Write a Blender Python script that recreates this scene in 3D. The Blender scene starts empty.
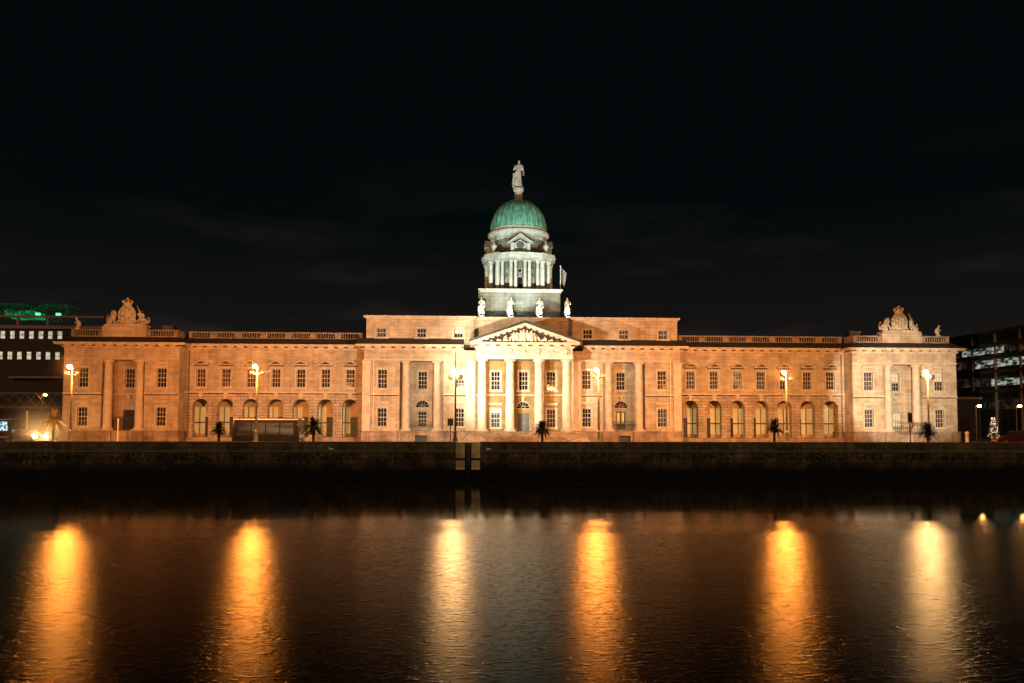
import bpy, math, random
from mathutils import Vector, Matrix
R = math.radians
PI = math.pi
random.seed(7)
scn = bpy.context.scene
col = scn.collection

# ------------------------------------------------------------------ helpers
class MB:
    def __init__(s): s.v = []; s.f = []
    def add(s, vs, fs):
        o = len(s.v); s.v += [tuple(p) for p in vs]; s.f += [tuple(i + o for i in f) for f in fs]; return s
    def quad(s, a, b, c, d): return s.add([a, b, c, d], [(0, 1, 2, 3)])
    def box(s, x0, x1, y0, y1, z0, z1):
        return s.add([(x0,y0,z0),(x1,y0,z0),(x1,y1,z0),(x0,y1,z0),(x0,y0,z1),(x1,y0,z1),(x1,y1,z1),(x0,y1,z1)],
                     [(0,3,2,1),(4,5,6,7),(0,1,5,4),(1,2,6,5),(2,3,7,6),(3,0,4,7)])
    def tube(s, pts, rad, n=8):
        pts = [Vector(p) for p in pts]
        if not hasattr(rad, '__len__'): rad = [rad] * len(pts)
        vs = []; fs = []
        prev = None
        for i, p in enumerate(pts):
            d = (pts[min(i+1, len(pts)-1)] - pts[max(i-1, 0)]).normalized()
            if prev is None:
                u = d.orthogonal().normalized()
            else:
                u = (prev - d * prev.dot(d)).normalized()
            prev = u; w = d.cross(u)
            for k in range(n):
                a = 2*PI*k/n; vs.append(p + (u*math.cos(a) + w*math.sin(a)) * rad[i])
        m = len(pts)
        for i in range(m-1):
            for k in range(n):
                fs.append((i*n+k, i*n+(k+1)%n, (i+1)*n+(k+1)%n, (i+1)*n+k))
        fs.append(tuple(range(n-1, -1, -1))); fs.append(tuple((m-1)*n+k for k in range(n)))
        return s.add(vs, fs)
    def lathe(s, prof, n=24, c=(0,0,0), sx=1, sy=1, mod=None):
        vs = []; fs = []
        for j, (r, z) in enumerate(prof):
            for k in range(n):
                a = 2*PI*k/n; rr = r * (mod(a, j) if mod else 1)
                vs.append((c[0]+rr*math.cos(a)*sx, c[1]+rr*math.sin(a)*sy, c[2]+z))
        m = len(prof)
        for j in range(m-1):
            for k in range(n):
                fs.append((j*n+k, j*n+(k+1)%n, (j+1)*n+(k+1)%n, (j+1)*n+k))
        fs.append(tuple(range(n-1,-1,-1))); fs.append(tuple((m-1)*n+k for k in range(n)))
        return s.add(vs, fs)
    def blob(s, c, r, n=10, rot=None):
        if not hasattr(r, '__len__'): r = (r, r, r)
        vs = []; fs = []; m = max(5, n//2+1)
        for j in range(1, m):
            t = PI*j/m
            for k in range(n):
                a = 2*PI*k/n
                v = Vector((r[0]*math.sin(t)*math.cos(a), r[1]*math.sin(t)*math.sin(a), r[2]*math.cos(t)))
                if rot: v = rot @ v
                vs.append(Vector(c)+v)
        t = Vector((0,0,r[2])); b = -t
        if rot: t = rot @ t; b = rot @ b
        vs += [Vector(c)+t, Vector(c)+b]; T = len(vs)-2; B = T+1
        for j in range(m-2):
            for k in range(n): fs.append((j*n+k, (j+1)*n+k, (j+1)*n+(k+1)%n, j*n+(k+1)%n))
        for k in range(n):
            fs.append((T, k, (k+1)%n)); fs.append((B, (m-2)*n+(k+1)%n, (m-2)*n+k))
        return s.add(vs, fs)
    def prism(s, poly, y0, y1):               # polygon in XZ, extruded along Y
        n = len(poly)
        vs = [(x, y0, z) for x, z in poly] + [(x, y1, z) for x, z in poly]
        fs = [tuple(range(n)), tuple(range(2*n-1, n-1, -1))] + [(i, i+n, (i+1)%n+n, (i+1)%n) for i in range(n)]
        return s.add(vs, fs)
    def panel(s, x0, x1, z0, z1, y, ops=(), depth=.3):   # wall sheet facing -Y with openings and reveals
        xs = sorted({x0, x1} | {o[0] for o in ops} | {o[1] for o in ops})
        zs = sorted({z0, z1} | {o[2] for o in ops} | {o[3] for o in ops})
        for i in range(len(xs)-1):
            for j in range(len(zs)-1):
                cx = (xs[i]+xs[i+1])/2; cz = (zs[j]+zs[j+1])/2
                if any(o[0] < cx < o[1] and o[2] < cz < o[3] for o in ops): continue
                s.quad((xs[i],y,zs[j]), (xs[i+1],y,zs[j]), (xs[i+1],y,zs[j+1]), (xs[i],y,zs[j+1]))
        for o in ops:
            a, b, c, d = o[:4]; arch = len(o) > 4 and o[4]; Y = y+depth
            if arch:
                r = (b-a)/2; zc = d-r; mx = (a+b)/2
                arc = [(mx-r*math.cos(PI*k/16), zc+r*math.sin(PI*k/16)) for k in range(17)]
                for k in range(8): s.add([(a,y,d),(arc[k][0],y,arc[k][1]),(arc[k+1][0],y,arc[k+1][1])], [(0,1,2)])
                for k in range(8,16): s.add([(b,y,d),(arc[k][0],y,arc[k][1]),(arc[k+1][0],y,arc[k+1][1])], [(0,1,2)])
                out = [(a,c)] + arc + [(b,c)]
            else:
                out = [(a,c),(a,d),(b,d),(b,c)]
            for k in range(len(out)):
                p, q = out[k], out[(k+1)%len(out)]
                s.quad((p[0],y,p[1]), (q[0],y,q[1]), (q[0],Y,q[1]), (p[0],Y,p[1]))
        return s
    def build(s, name, mat, parent=None, smooth=False, remesh=0, loc=None):
        me = bpy.data.meshes.new(name); me.from_pydata(s.v, [], s.f); me.update()
        if smooth: me.polygons.foreach_set('use_smooth', [True]*len(me.polygons))
        o = bpy.data.objects.new(name, me); me.materials.append(mat); col.objects.link(o)
        if parent: o.parent = parent
        if loc: o.location = loc
        if remesh:
            m = o.modifiers.new('carve', 'REMESH'); m.mode = 'VOXEL'; m.voxel_size = remesh; m.use_smooth_shade = True
        return o

def tag(o, label=None, cat=None, group=None, kind=None):
    for k, v in (('label', label), ('category', cat), ('group', group), ('kind', kind)):
        if v: o[k] = v
    return o
def empty(name, loc=(0,0,0), rz=0):
    o = bpy.data.objects.new(name, None); o.location = loc; o.rotation_euler = (0,0,rz); o.empty_display_size = .3
    col.objects.link(o); return o
def copy_tree(o, parent=None):
    c = o.copy(); col.objects.link(c)
    if parent: c.parent = parent
    for ch in list(o.children): copy_tree(ch, c)
    return c
def spot(name, loc, target, power, color, angle, parent=None, blend=.6, radius=.25):
    d = bpy.data.lights.new(name, 'SPOT'); d.energy = power; d.color = color; d.spot_size = R(angle); d.spot_blend = blend
    d.shadow_soft_size = radius
    o = bpy.data.objects.new(name, d); col.objects.link(o); o.location = loc
    o.rotation_euler = (Vector(target)-Vector(loc)).to_track_quat('-Z', 'Y').to_euler()
    if parent: o.parent = parent
    return o

# ------------------------------------------------------------------ materials
def nmat(name):
    m = bpy.data.materials.new(name); m.use_nodes = True; nt = m.node_tree; nt.nodes.clear()
    out = nt.nodes.new('ShaderNodeOutputMaterial'); b = nt.nodes.new('ShaderNodeBsdfPrincipled')
    nt.links.new(b.outputs[0], out.inputs[0]); return m, nt, b
def N(nt, t, **kw):
    n = nt.nodes.new(t)
    for k, v in kw.items():
        if k.startswith('i_'): n.inputs[k[2:].replace('_', ' ')].default_value = v
        else: setattr(n, k, v)
    return n
def mapped(nt, sc=(1,1,1), src='Object'):
    tc = N(nt, 'ShaderNodeTexCoord'); mp = N(nt, 'ShaderNodeMapping'); mp.inputs['Scale'].default_value = sc
    nt.links.new(tc.outputs[src], mp.inputs[0]); return mp
def mix(nt, fac, a, b, mode='MIX'):
    m = N(nt, 'ShaderNodeMix', data_type='RGBA', blend_type=mode)
    for sock, val in ((m.inputs[0], fac), (m.inputs[6], a), (m.inputs[7], b)):
        if hasattr(val, 'links'): nt.links.new(val, sock)
        else: sock.default_value = val if not isinstance(val, tuple) else (*val[:3], 1)
    return m.outputs[2]
def ramp(nt, src, p0, c0, p1, c1):
    r = N(nt, 'ShaderNodeValToRGB'); e = r.color_ramp.elements
    e[0].position = p0; e[0].color = (*c0, 1); e[1].position = p1; e[1].color = (*c1, 1)
    nt.links.new(src, r.inputs[0]); return r.outputs[0]
def noise(nt, vec, scale, detail=4, rough=.55):
    n = N(nt, 'ShaderNodeTexNoise'); n.inputs['Scale'].default_value = scale; n.inputs['Detail'].default_value = detail
    n.inputs['Roughness'].default_value = rough; nt.links.new(vec, n.inputs['Vector']); return n.outputs[0]

def plain(name, c, rough=.6, metal=0, var=.25, scale=3, bump=0):
    m, nt, b = nmat(name)
    mp = mapped(nt); n = noise(nt, mp.outputs[0], scale)
    k = ramp(nt, n, .3, (1-var,)*3, .7, (1+var*.3,)*3)
    nt.links.new(mix(nt, 1.0, c, k, 'MULTIPLY'), b.inputs['Base Color'])
    b.inputs['Roughness'].default_value = rough; b.inputs['Metallic'].default_value = metal
    if bump:
        bp = N(nt, 'ShaderNodeBump'); bp.inputs['Strength'].default_value = .6; bp.inputs['Distance'].default_value = bump
        nt.links.new(n, bp.inputs['Height']); nt.links.new(bp.outputs[0], b.inputs['Normal'])
    return m
def emit(name, c, s, base=(.8,.8,.8)):
    m, nt, b = nmat(name)
    b.inputs['Base Color'].default_value = (*base, 1); b.inputs['Emission Color'].default_value = (*c, 1)
    b.inputs['Emission Strength'].default_value = s; return m
def stone(name, c, bw=1.15, rh=.43, joint=.5, mortar=.012, stain=.5, dirt=.5, low=None, bumpd=.02):
    m, nt, b = nmat(name)
    tc = N(nt, 'ShaderNodeTexCoord'); sp = N(nt, 'ShaderNodeSeparateXYZ'); nt.links.new(tc.outputs['Object'], sp.inputs[0])
    ad = N(nt, 'ShaderNodeMath', operation='ADD'); nt.links.new(sp.outputs[0], ad.inputs[0]); nt.links.new(sp.outputs[1], ad.inputs[1])
    cb = N(nt, 'ShaderNodeCombineXYZ'); nt.links.new(ad.outputs[0], cb.inputs[0]); nt.links.new(sp.outputs[2], cb.inputs[1])
    br = N(nt, 'ShaderNodeTexBrick'); nt.links.new(cb.outputs[0], br.inputs['Vector'])
    br.inputs['Scale'].default_value = 1; br.inputs['Brick Width'].default_value = bw; br.inputs['Row Height'].default_value = rh
    br.inputs['Mortar Size'].default_value = mortar; br.inputs['Mortar Smooth'].default_value = .3
    br.inputs['Color1'].default_value = (*[x*1.12 for x in c], 1); br.inputs['Color2'].default_value = (*[x*.80 for x in c], 1)
    br.inputs['Mortar'].default_value = (*[x*(1-joint) for x in c], 1); br.inputs['Bias'].default_value = -.2
    n1 = noise(nt, tc.outputs['Object'], .45, 6, .62)
    k1 = ramp(nt, n1, .34, (1-stain, 1-stain*1.05, 1-stain*1.1), .62, (1.05,)*3)
    mp = N(nt, 'ShaderNodeMapping'); mp.inputs['Scale'].default_value = (1.6, 1.6, .14); nt.links.new(tc.outputs['Object'], mp.inputs[0])
    n2 = noise(nt, mp.outputs[0], 1.0, 5, .6)
    k2 = ramp(nt, n2, .33, (1-dirt,)*3, .55, (1.0,)*3)
    n3 = noise(nt, tc.outputs['Object'], 6, 5, .7)
    k3 = ramp(nt, n3, .3, (.82,)*3, .7, (1.06,)*3)
    c1 = mix(nt, 1.0, br.outputs[0], k1, 'MULTIPLY'); c1 = mix(nt, .8, c1, k2, 'MULTIPLY'); c1 = mix(nt, 1.0, c1, k3, 'MULTIPLY')
    if low:      # (z0, z1, dark) wet, dirty band rising from below
        mr = N(nt, 'ShaderNodeMapRange'); mr.inputs[1].default_value = low[0]; mr.inputs[2].default_value = low[1]
        am = N(nt, 'ShaderNodeMath', operation='MULTIPLY_ADD'); nt.links.new(n1, am.inputs[0]); am.inputs[1].default_value = 1.6; am.inputs[2].default_value = -.8
        sm = N(nt, 'ShaderNodeMath', operation='ADD'); nt.links.new(sp.outputs[2], sm.inputs[0]); nt.links.new(am.outputs[0], sm.inputs[1])
        nt.links.new(sm.outputs[0], mr.inputs[0]); c1 = mix(nt, mr.outputs[0], low[2], c1)
    nt.links.new(c1, b.inputs['Base Color']); b.inputs['Roughness'].default_value = .85
    b.inputs['Specular IOR Level'].default_value = .25
    ht = mix(nt, .35, br.outputs['Fac'], n3); inv = N(nt, 'ShaderNodeInvert'); nt.links.new(br.outputs['Fac'], inv.inputs[1])
    h2 = mix(nt, .3, inv.outputs[0], n3)
    bp = N(nt, 'ShaderNodeBump'); bp.inputs['Strength'].default_value = .7; bp.inputs['Distance'].default_value = bumpd
    nt.links.new(h2, bp.inputs['Height']); nt.links.new(bp.outputs[0], b.inputs['Normal'])
    return m

M = {}
M['ashlar'] = stone('ashlar', (.45,.37,.29), joint=.34, stain=.30, dirt=.30)
M['rustic'] = stone('rusticated', (.42,.34,.27), rh=.40, joint=.6, mortar=.03, stain=.32, dirt=.25, bumpd=.05)
M['plinth'] = stone('plinth_stone', (.36,.27,.21), rh=.5, joint=.35, stain=.45, dirt=.45)
M['bay_shade'] = stone('shaded_bay_stone', (.30,.21,.095), joint=.25, stain=.25, dirt=.2)  # shadow behind the portico columns put into the wall colour
M['parapet'] = plain('dimmed_parapet_stone', (.24,.185,.14), .85, var=.5, scale=1.3)  # darker than the walls: floodlight fading with height put into the colour
M['painted_shade'] = plain('painted_shade_stone', (.085,.06,.045), .9, var=.4)  # dark stone carrying the shade under hoods and cornices in its colour
M['trim'] = plain('trim_stone', (.48,.41,.34), .8, var=.35, scale=1.6, bump=.02)
M['column'] = plain('column_stone', (.50,.43,.36), .8, var=.3, scale=1.1, bump=.015)
M['tower'] = stone('tower_stone', (.18,.195,.175), bw=1.3, rh=.5, joint=.3, stain=.35, dirt=.35)
M['tower_trim'] = plain('tower_trim_stone', (.42,.45,.41), .8, var=.4, scale=1.4, bump=.02)
M['statue'] = plain('weathered_statue_stone', (.48,.45,.39), .85, var=.55, scale=3.5, bump=.03)
M['tympanum'] = plain('dark_tympanum_stone', (.028,.022,.018), .9, var=.5)  # near-black stone behind the relief figures
M['lead'] = plain('roof_lead', (.026,.022,.02), .75, var=.4, scale=.8)
M['slate'] = plain('roof_slate', (.03,.03,.032), .8, var=.4)
M['frame'] = plain('white_painted_sash', (.34,.31,.27), .5, var=.15)
M['recess'] = plain('loggia_plaster', (.62,.48,.31), .85, var=.35, scale=.7)
M['screen'] = plain('pale_screen', (.66,.58,.34), .6, var=.2, scale=.9)
M['screen_glow'] = plain('pale_screen_added_glow', (.66,.58,.34), .6, var=.2, scale=.9)  # gets a weak warm emission, added to brighten the arcade
for q_ in ('screen_glow',):
    b_ = next(n for n in M[q_].node_tree.nodes if n.type == 'BSDF_PRINCIPLED'); b_.inputs['Emission Color'].default_value = (1,.72,.26,1); b_.inputs['Emission Strength'].default_value = .17
M['dark_wood'] = plain('dark_painted_wood', (.02,.026,.03), .5)
M['door'] = plain('grey_blue_door', (.07,.085,.10), .5)
M['iron'] = plain('black_ironwork', (.012,.012,.012), .5)
M['pole'] = plain('cream_painted_post', (.62,.55,.40), .5, var=.15)
M['darkpole'] = plain('dark_grey_post', (.10,.075,.055), .5)
M['alu'] = plain('grey_floodlight_case', (.16,.15,.14), .4, .3)
def glass(name, c, em=None, s=0):
    m, nt, b = nmat(name)
    mp = mapped(nt); n = noise(nt, mp.outputs[0], 2.2, 2)
    nt.links.new(ramp(nt, n, .35, c, .75, tuple(x*2.2+.004 for x in c)), b.inputs['Base Color'])
    b.inputs['Roughness'].default_value = .06
    if em:
        mp2 = mapped(nt, (1,1,1)); n2 = noise(nt, mp2.outputs[0], 3.0, 3)
        e = ramp(nt, n2, .42, (0,0,0), .66, em)
        nt.links.new(e, b.inputs['Emission Color']); b.inputs['Emission Strength'].default_value = s
    bp = N(nt, 'ShaderNodeBump'); bp.inputs['Strength'].default_value = .1; bp.inputs['Distance'].default_value = .004
    nt.links.new(n, bp.inputs['Height']); nt.links.new(bp.outputs[0], b.inputs['Normal'])
    return m
M['pane'] = glass('dark_window_glass', (.010,.010,.012))
M['pane_warm'] = glass('window_glass_warm_reflection', (.035,.018,.010))  # orange reflection in the panes put into the glass colour
M['pane_blue'] = glass('window_glass_pale_glow', (.02,.025,.03), (.6,.72,.9), .06)  # bluish reflections and lit ceilings put into the glass as weak emission
M['pane_lit'] = glass('window_glass_chandelier', (.02,.015,.01), (1,.72,.4), .4)
M['blind'] = plain('window_blind', (.62,.60,.56), .8)

def litglass(name, c0, c1, s, sc=(1,1,1), lo=.45, hi=.6):
    m, nt, b = nmat(name); mp = mapped(nt, sc); n = noise(nt, mp.outputs[0], 1.0, 3, .6)
    nt.links.new(ramp(nt, n, lo, c0, hi, c1), b.inputs['Emission Color']); b.inputs['Emission Strength'].default_value = s
    b.inputs['Base Color'].default_value = (.02,.02,.02,1); b.inputs['Roughness'].default_value = .15; return m
M['win_var'] = litglass('office_strip_window', (.01,.012,.012), (.85,1,.80), .42, (1.0,.55,1.6))
# copper dome: streaked verdigris
m, nt, b = nmat('verdigris_copper')
tc = N(nt, 'ShaderNodeTexCoord'); mp = N(nt, 'ShaderNodeMapping'); mp.inputs['Scale'].default_value = (2.6,2.6,.25); nt.links.new(tc.outputs['Object'], mp.inputs[0])
n = noise(nt, mp.outputs[0], 1.2, 5); k = ramp(nt, n, .3, (.05,.20,.15), .7, (.20,.54,.42))
n2 = noise(nt, tc.outputs['Object'], 1.3, 4); k2 = ramp(nt, n2, .35, (.6,)*3, .65, (1.05,)*3)
nt.links.new(mix(nt, 1.0, k, k2, 'MULTIPLY'), b.inputs['Base Color']); b.inputs['Roughness'].default_value = .6
M['copper'] = m

SODIUM = (1, .36, .092); WARM = (1, .58, .25); WHITE = (1, .88, .62); DOMEW = (.70, 1, .92)
M['lamp_sodium'] = emit('sodium_lamp_glass', (1, .285, .038), 4200, (.9,.7,.4))
M['lamp_warm'] = emit('warm_lamp_glass', (1, .52, .18), 2600, (.9,.8,.6))
M['lamp_small'] = emit('far_street_lamp_glass', (1, .42, .10), 160, (.9,.6,.3))
M['lens_white'] = emit('floodlight_lens', (.85, 1, .88), 30)
M['headlight'] = emit('headlight_glass', (1, .50, .16), 900)
M['taillight'] = emit('tail_light_red', (1, .03, .02), 1.2)

# ------------------------------------------------------------------ the long domed building
B = empty('domed_building')
tag(B, 'long floodlit stone riverside building with columned portico, two wings and green copper dome', 'building')

def window(x, z0, z1, y, w=1.2, rows=4, cols=3, depth=.28, pane='pane', hood=None, surround=True, sm='trim', blind=None):
    """sash window set in an opening x +- w/2, z0..z1 of a wall at y"""
    a, b = x-w/2, x+w/2; fy = y+depth-.12; t = .09; mb = MB()
    mb.box(a, a+t, fy, fy+.1, z0, z1); mb.box(b-t, b, fy, fy+.1, z0, z1)
    mb.box(a+t, b-t, fy, fy+.1, z0, z0+t); mb.box(a+t, b-t, fy, fy+.1, z1-t, z1)
    for i in range(1, cols):
        cx = a+t+(w-2*t)*i/cols; mb.box(cx-.03, cx+.03, fy+.02, fy+.08, z0+t, z1-t)
    for j in range(1, rows):
        cz = z0+t+(z1-z0-2*t)*j/rows; h = .055 if j*2 == rows else .03
        xs = [a+t]+[v for i in range(1, cols) for v in (a+t+(w-2*t)*i/cols-.03, a+t+(w-2*t)*i/cols+.03)]+[b-t]
        for i in range(0, len(xs), 2): mb.box(xs[i], xs[i+1], fy+.02, fy+.08, cz-h, cz+h)
    f = mb.build('window', M['frame'], B)
    MB().quad((a,fy+.06,z0),(b,fy+.06,z0),(b,fy+.06,z1),(a,fy+.06,z1)).build('pane', M[pane], f)
    if blind:
        MB().box(a+t+.02, b-t-.02, fy+.045, fy+.055, z1-(z1-z0)*blind, z1-t).build('blind', M['blind'], f)
    if surround:
        s = MB(); q = .17
        s.box(a-q, a, y-.06, y+.04, z0, z1+q); s.box(b, b+q, y-.06, y+.04, z0, z1+q); s.box(a, b, y-.06, y+.04, z1, z1+q)
        s.box(a-.3, b+.3, y-.16, y+.04, z0-.2, z0)
        s.build('surround', M[sm], f)
    if hood == 'flat':
        h = MB(); zz = z1+.5
        h.box(a-.35, b+.35, y-.34, y+.02, zz+.12, zz+.26); h.box(a-.22, b+.22, y-.18, y+.02, zz, zz+.12); h.build('hood', M[sm], f)
    if hood == 'pediment':
        h = MB(); zz = z1+.5; hw = w/2+.42
        h.box(x-hw, x+hw, y-.46, y+.02, zz-.02, zz+.1)
        h.prism([(x-hw-.02, zz+.1), (x-hw+.22, zz+.1), (x, zz+.46), (x+hw-.22, zz+.1), (x+hw+.02, zz+.1), (x, zz+.62)], y-.48, y+.02)
        h.build('hood', M[sm], f)
        MB().prism([(x-hw+.24, zz+.102), (x+hw-.24, zz+.102), (x, zz+.455)], y-.05, y+.02).build('hood_field', M['painted_shade'], f)  # shade inside the hood painted dark, likewise the strip below
        MB().box(x-hw+.1, x+hw-.1, y-.03, y+.02, zz-.16, zz-.022).build('hood_bed', M['painted_shade'], f)
    if hood == 'arch':
        h = MB(); zz = z1+.35
        h.tube([(x-w*.9+w*1.8*k/10, y-.05, zz+.42*math.sin(PI*k/10)) for k in range(11)], .09, 6); h.build('hood', M[sm], f)
    return f

def cornice(x0, x1, y, z, ret0=6, ret1=6, pr=.9, end0=True, end1=True, mut=True, name='cornice', parent=None, mat='trim', yb=None):
    """frieze band, mutules and corona along a front at y; z = underside of bed mould, .66 high"""
    mb = MB(); e0 = lambda p: x0-p if end0 else x0; e1 = lambda p: x1+p if end1 else x1
    yb = y+ret0 if yb is None else yb
    mb.box(e0(.12), e1(.12), y-.12, yb, z, z+.12)
    mb.box(e0(.25), e1(.25), y-.25, yb-.01, z+.12, z+.22)
    mb.box(e0(pr-.1), e1(pr-.1), y-pr+.1, yb-.02, z+.38, z+.50)
    mb.box(e0(pr), e1(pr), y-pr, yb-.03, z+.50, z+.66)
    if mut:
        sb = MB(); sb.box(e0(.27), e1(.27), y-.27, y-.24, z+.222, z+.379); sb.build('soffit_shadow_course', M['painted_shade'], parent or B)  # dark strip painting the shade between the mutules
        n = max(1, round((x1-x0)/1.26))
        for i in range(n):
            cx = x0+(i+.5)*(x1-x0)/n
            mb.box(cx-.38, cx+.38, y-pr+.16, y+.05, z+.22, z+.385)
    return mb.build(name, M[mat], parent or B)

def balusters(mb, x0, x1, y, z0, z1, pitch=.3):
    n = max(1, int((x1-x0)/pitch)); h = z1-z0
    for i in range(n): mb.append((x0+(i+.5)*(x1-x0)/n, y, z0))
    return h
BAL = {}
def baluster_mesh(h):
    if h not in BAL:
        o = MB().lathe([(.07,0),(.07,h*.08),(.045,h*.14),(.095,h*.38),(.05,h*.72),(.045,h*.86),(.075,h*.92),(.075,h)], 6).build('baluster', M['parapet'])
        BAL[h] = o.data; bpy.data.objects.remove(o)
    return BAL[h]
def balustrade(x0, x1, y, z0, z1, bays, ped=.42, single=True):
    """one balustrade part: rails and pedestals, with its balusters as sub-parts"""
    mb = MB(); q = []
    mb.box(x0, x1, y-.2, y+.2, z0, z0+.16); mb.box(x0-.03, x1+.03, y-.24, y+.24, z1-.16, z1)
    w = (x1-x0)/bays
    for i in range(bays+1):
        cx = x0+i*w; a = max(x0, cx-ped); b = min(x1, cx+ped)
        mb.box(a, b, y-.22, y+.22, z0+.16, z1-.16)
    for i in range(bays): h = balusters(q, x0+i*w+ped+.04, x0+(i+1)*w-ped-.04, y, z0+.16, z1-.16)
    o = mb.build('balustrade', M['parapet'], B)
    h = round(h, 4); me = baluster_mesh(h)
    if single:
        for p in q:
            c = bpy.data.objects.new('baluster', me); col.objects.link(c); c.parent = o; c.location = p
    else:
        r = MB()
        for p in q: r.lathe([(.07,0),(.07,h*.08),(.045,h*.14),(.095,h*.38),(.05,h*.72),(.045,h*.86),(.075,h*.92),(.075,h)], 6, p)
        r.build('baluster_grille', M['parapet'], o)['kind'] = 'stuff'
    return o

def column(x, y, z0, z1, r=.52, square=True, parent=None, name='column', mat='column', n=28):
    h = z1-z0; mb = MB()
    prof = [(r*1.32,.10),(r*1.34,.22),(r*1.2,.30),(r*1.06,.38),(r,.5)]
    prof += [(r*(1-.15*(t**1.6)), .5+(h-1.15)*t) for t in (.15,.3,.45,.6,.75,.9,1)]
    prof += [(r*.93,h-.60),(r*.93,h-.55),(r*.85,h-.52),(r*.86,h-.36),(r*1.0,h-.30),(r*1.18,h-.2)]
    mb.lathe(prof, n, (x,y,z0))
    mb.box(x-r*1.4, x+r*1.4, y-r*1.4, y+r*1.4, z0, z0+.12)
    mb.box(x-r*1.25, x+r*1.25, y-r*1.25, y+r*1.25, z1-.21, z1)
    o = mb.build(name, M[mat], parent or B)
    for p in o.data.polygons: p.use_smooth = len(p.vertices) == 4 and abs(p.normal.z) < .9 and p.index < len(prof)*n
    return o

def fanlight(x, z, y, r=.85, mat='frame'):
    f = MB()
    for k in range(12):
        a0, a1 = PI*k/12, PI*(k+1)/12
        f.add([(x+(r+.14)*math.cos(a0),y-.05,z+(r+.14)*math.sin(a0)),(x+r*math.cos(a0),y-.05,z+r*math.sin(a0)),(x+r*math.cos(a1),y-.05,z+r*math.sin(a1)),(x+(r+.14)*math.cos(a1),y-.05,z+(r+.14)*math.sin(a1))], [(3,2,1,0)])
    for k in range(1, 6):
        a = PI*k/6; f.tube([(x+.25*math.cos(a), y-.02, z+.25*math.sin(a)), (x+r*math.cos(a), y-.02, z+r*math.sin(a))], .025, 4)
    f.tube([(x+.25*math.cos(PI*k/8), y-.02, z+.25*math.sin(PI*k/8)) for k in range(9)], .03, 4)
    f.box(x-r-.14, x+r+.14, y-.06, y, z-.09, z)
    o = f.build('fanlight', M[mat], B)
    MB().add([(x+r*math.cos(PI*k/16), y-.004, z+r*math.sin(PI*k/16)) for k in range(17)], [tuple(range(17))]).build('pane', M['pane'], o)
    kt = MB().prism([(x-.14,z+r+.1),(x+.14,z+r+.1),(x+.2,z+r+.65),(x-.2,z+r+.65)], y-.22, y); kt.build('keystone', M['trim'], o)
    return o

def railing(x0, x1, y, z0, z1, bow=0, n=18):
    mb = MB()
    pt = lambda t, z: (x0+(x1-x0)*t, y-bow*math.sin(PI*t), z)
    for z in (z0+.03, z1-.03, z1-.2): mb.tube([pt(k/12, z) for k in range(13)], .035, 4)
    for k in range(n+1): mb.tube([pt(k/n, z0), pt(k/n, z1)], .02, 4)
    return mb.build('railing', M['iron'], B)

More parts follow.
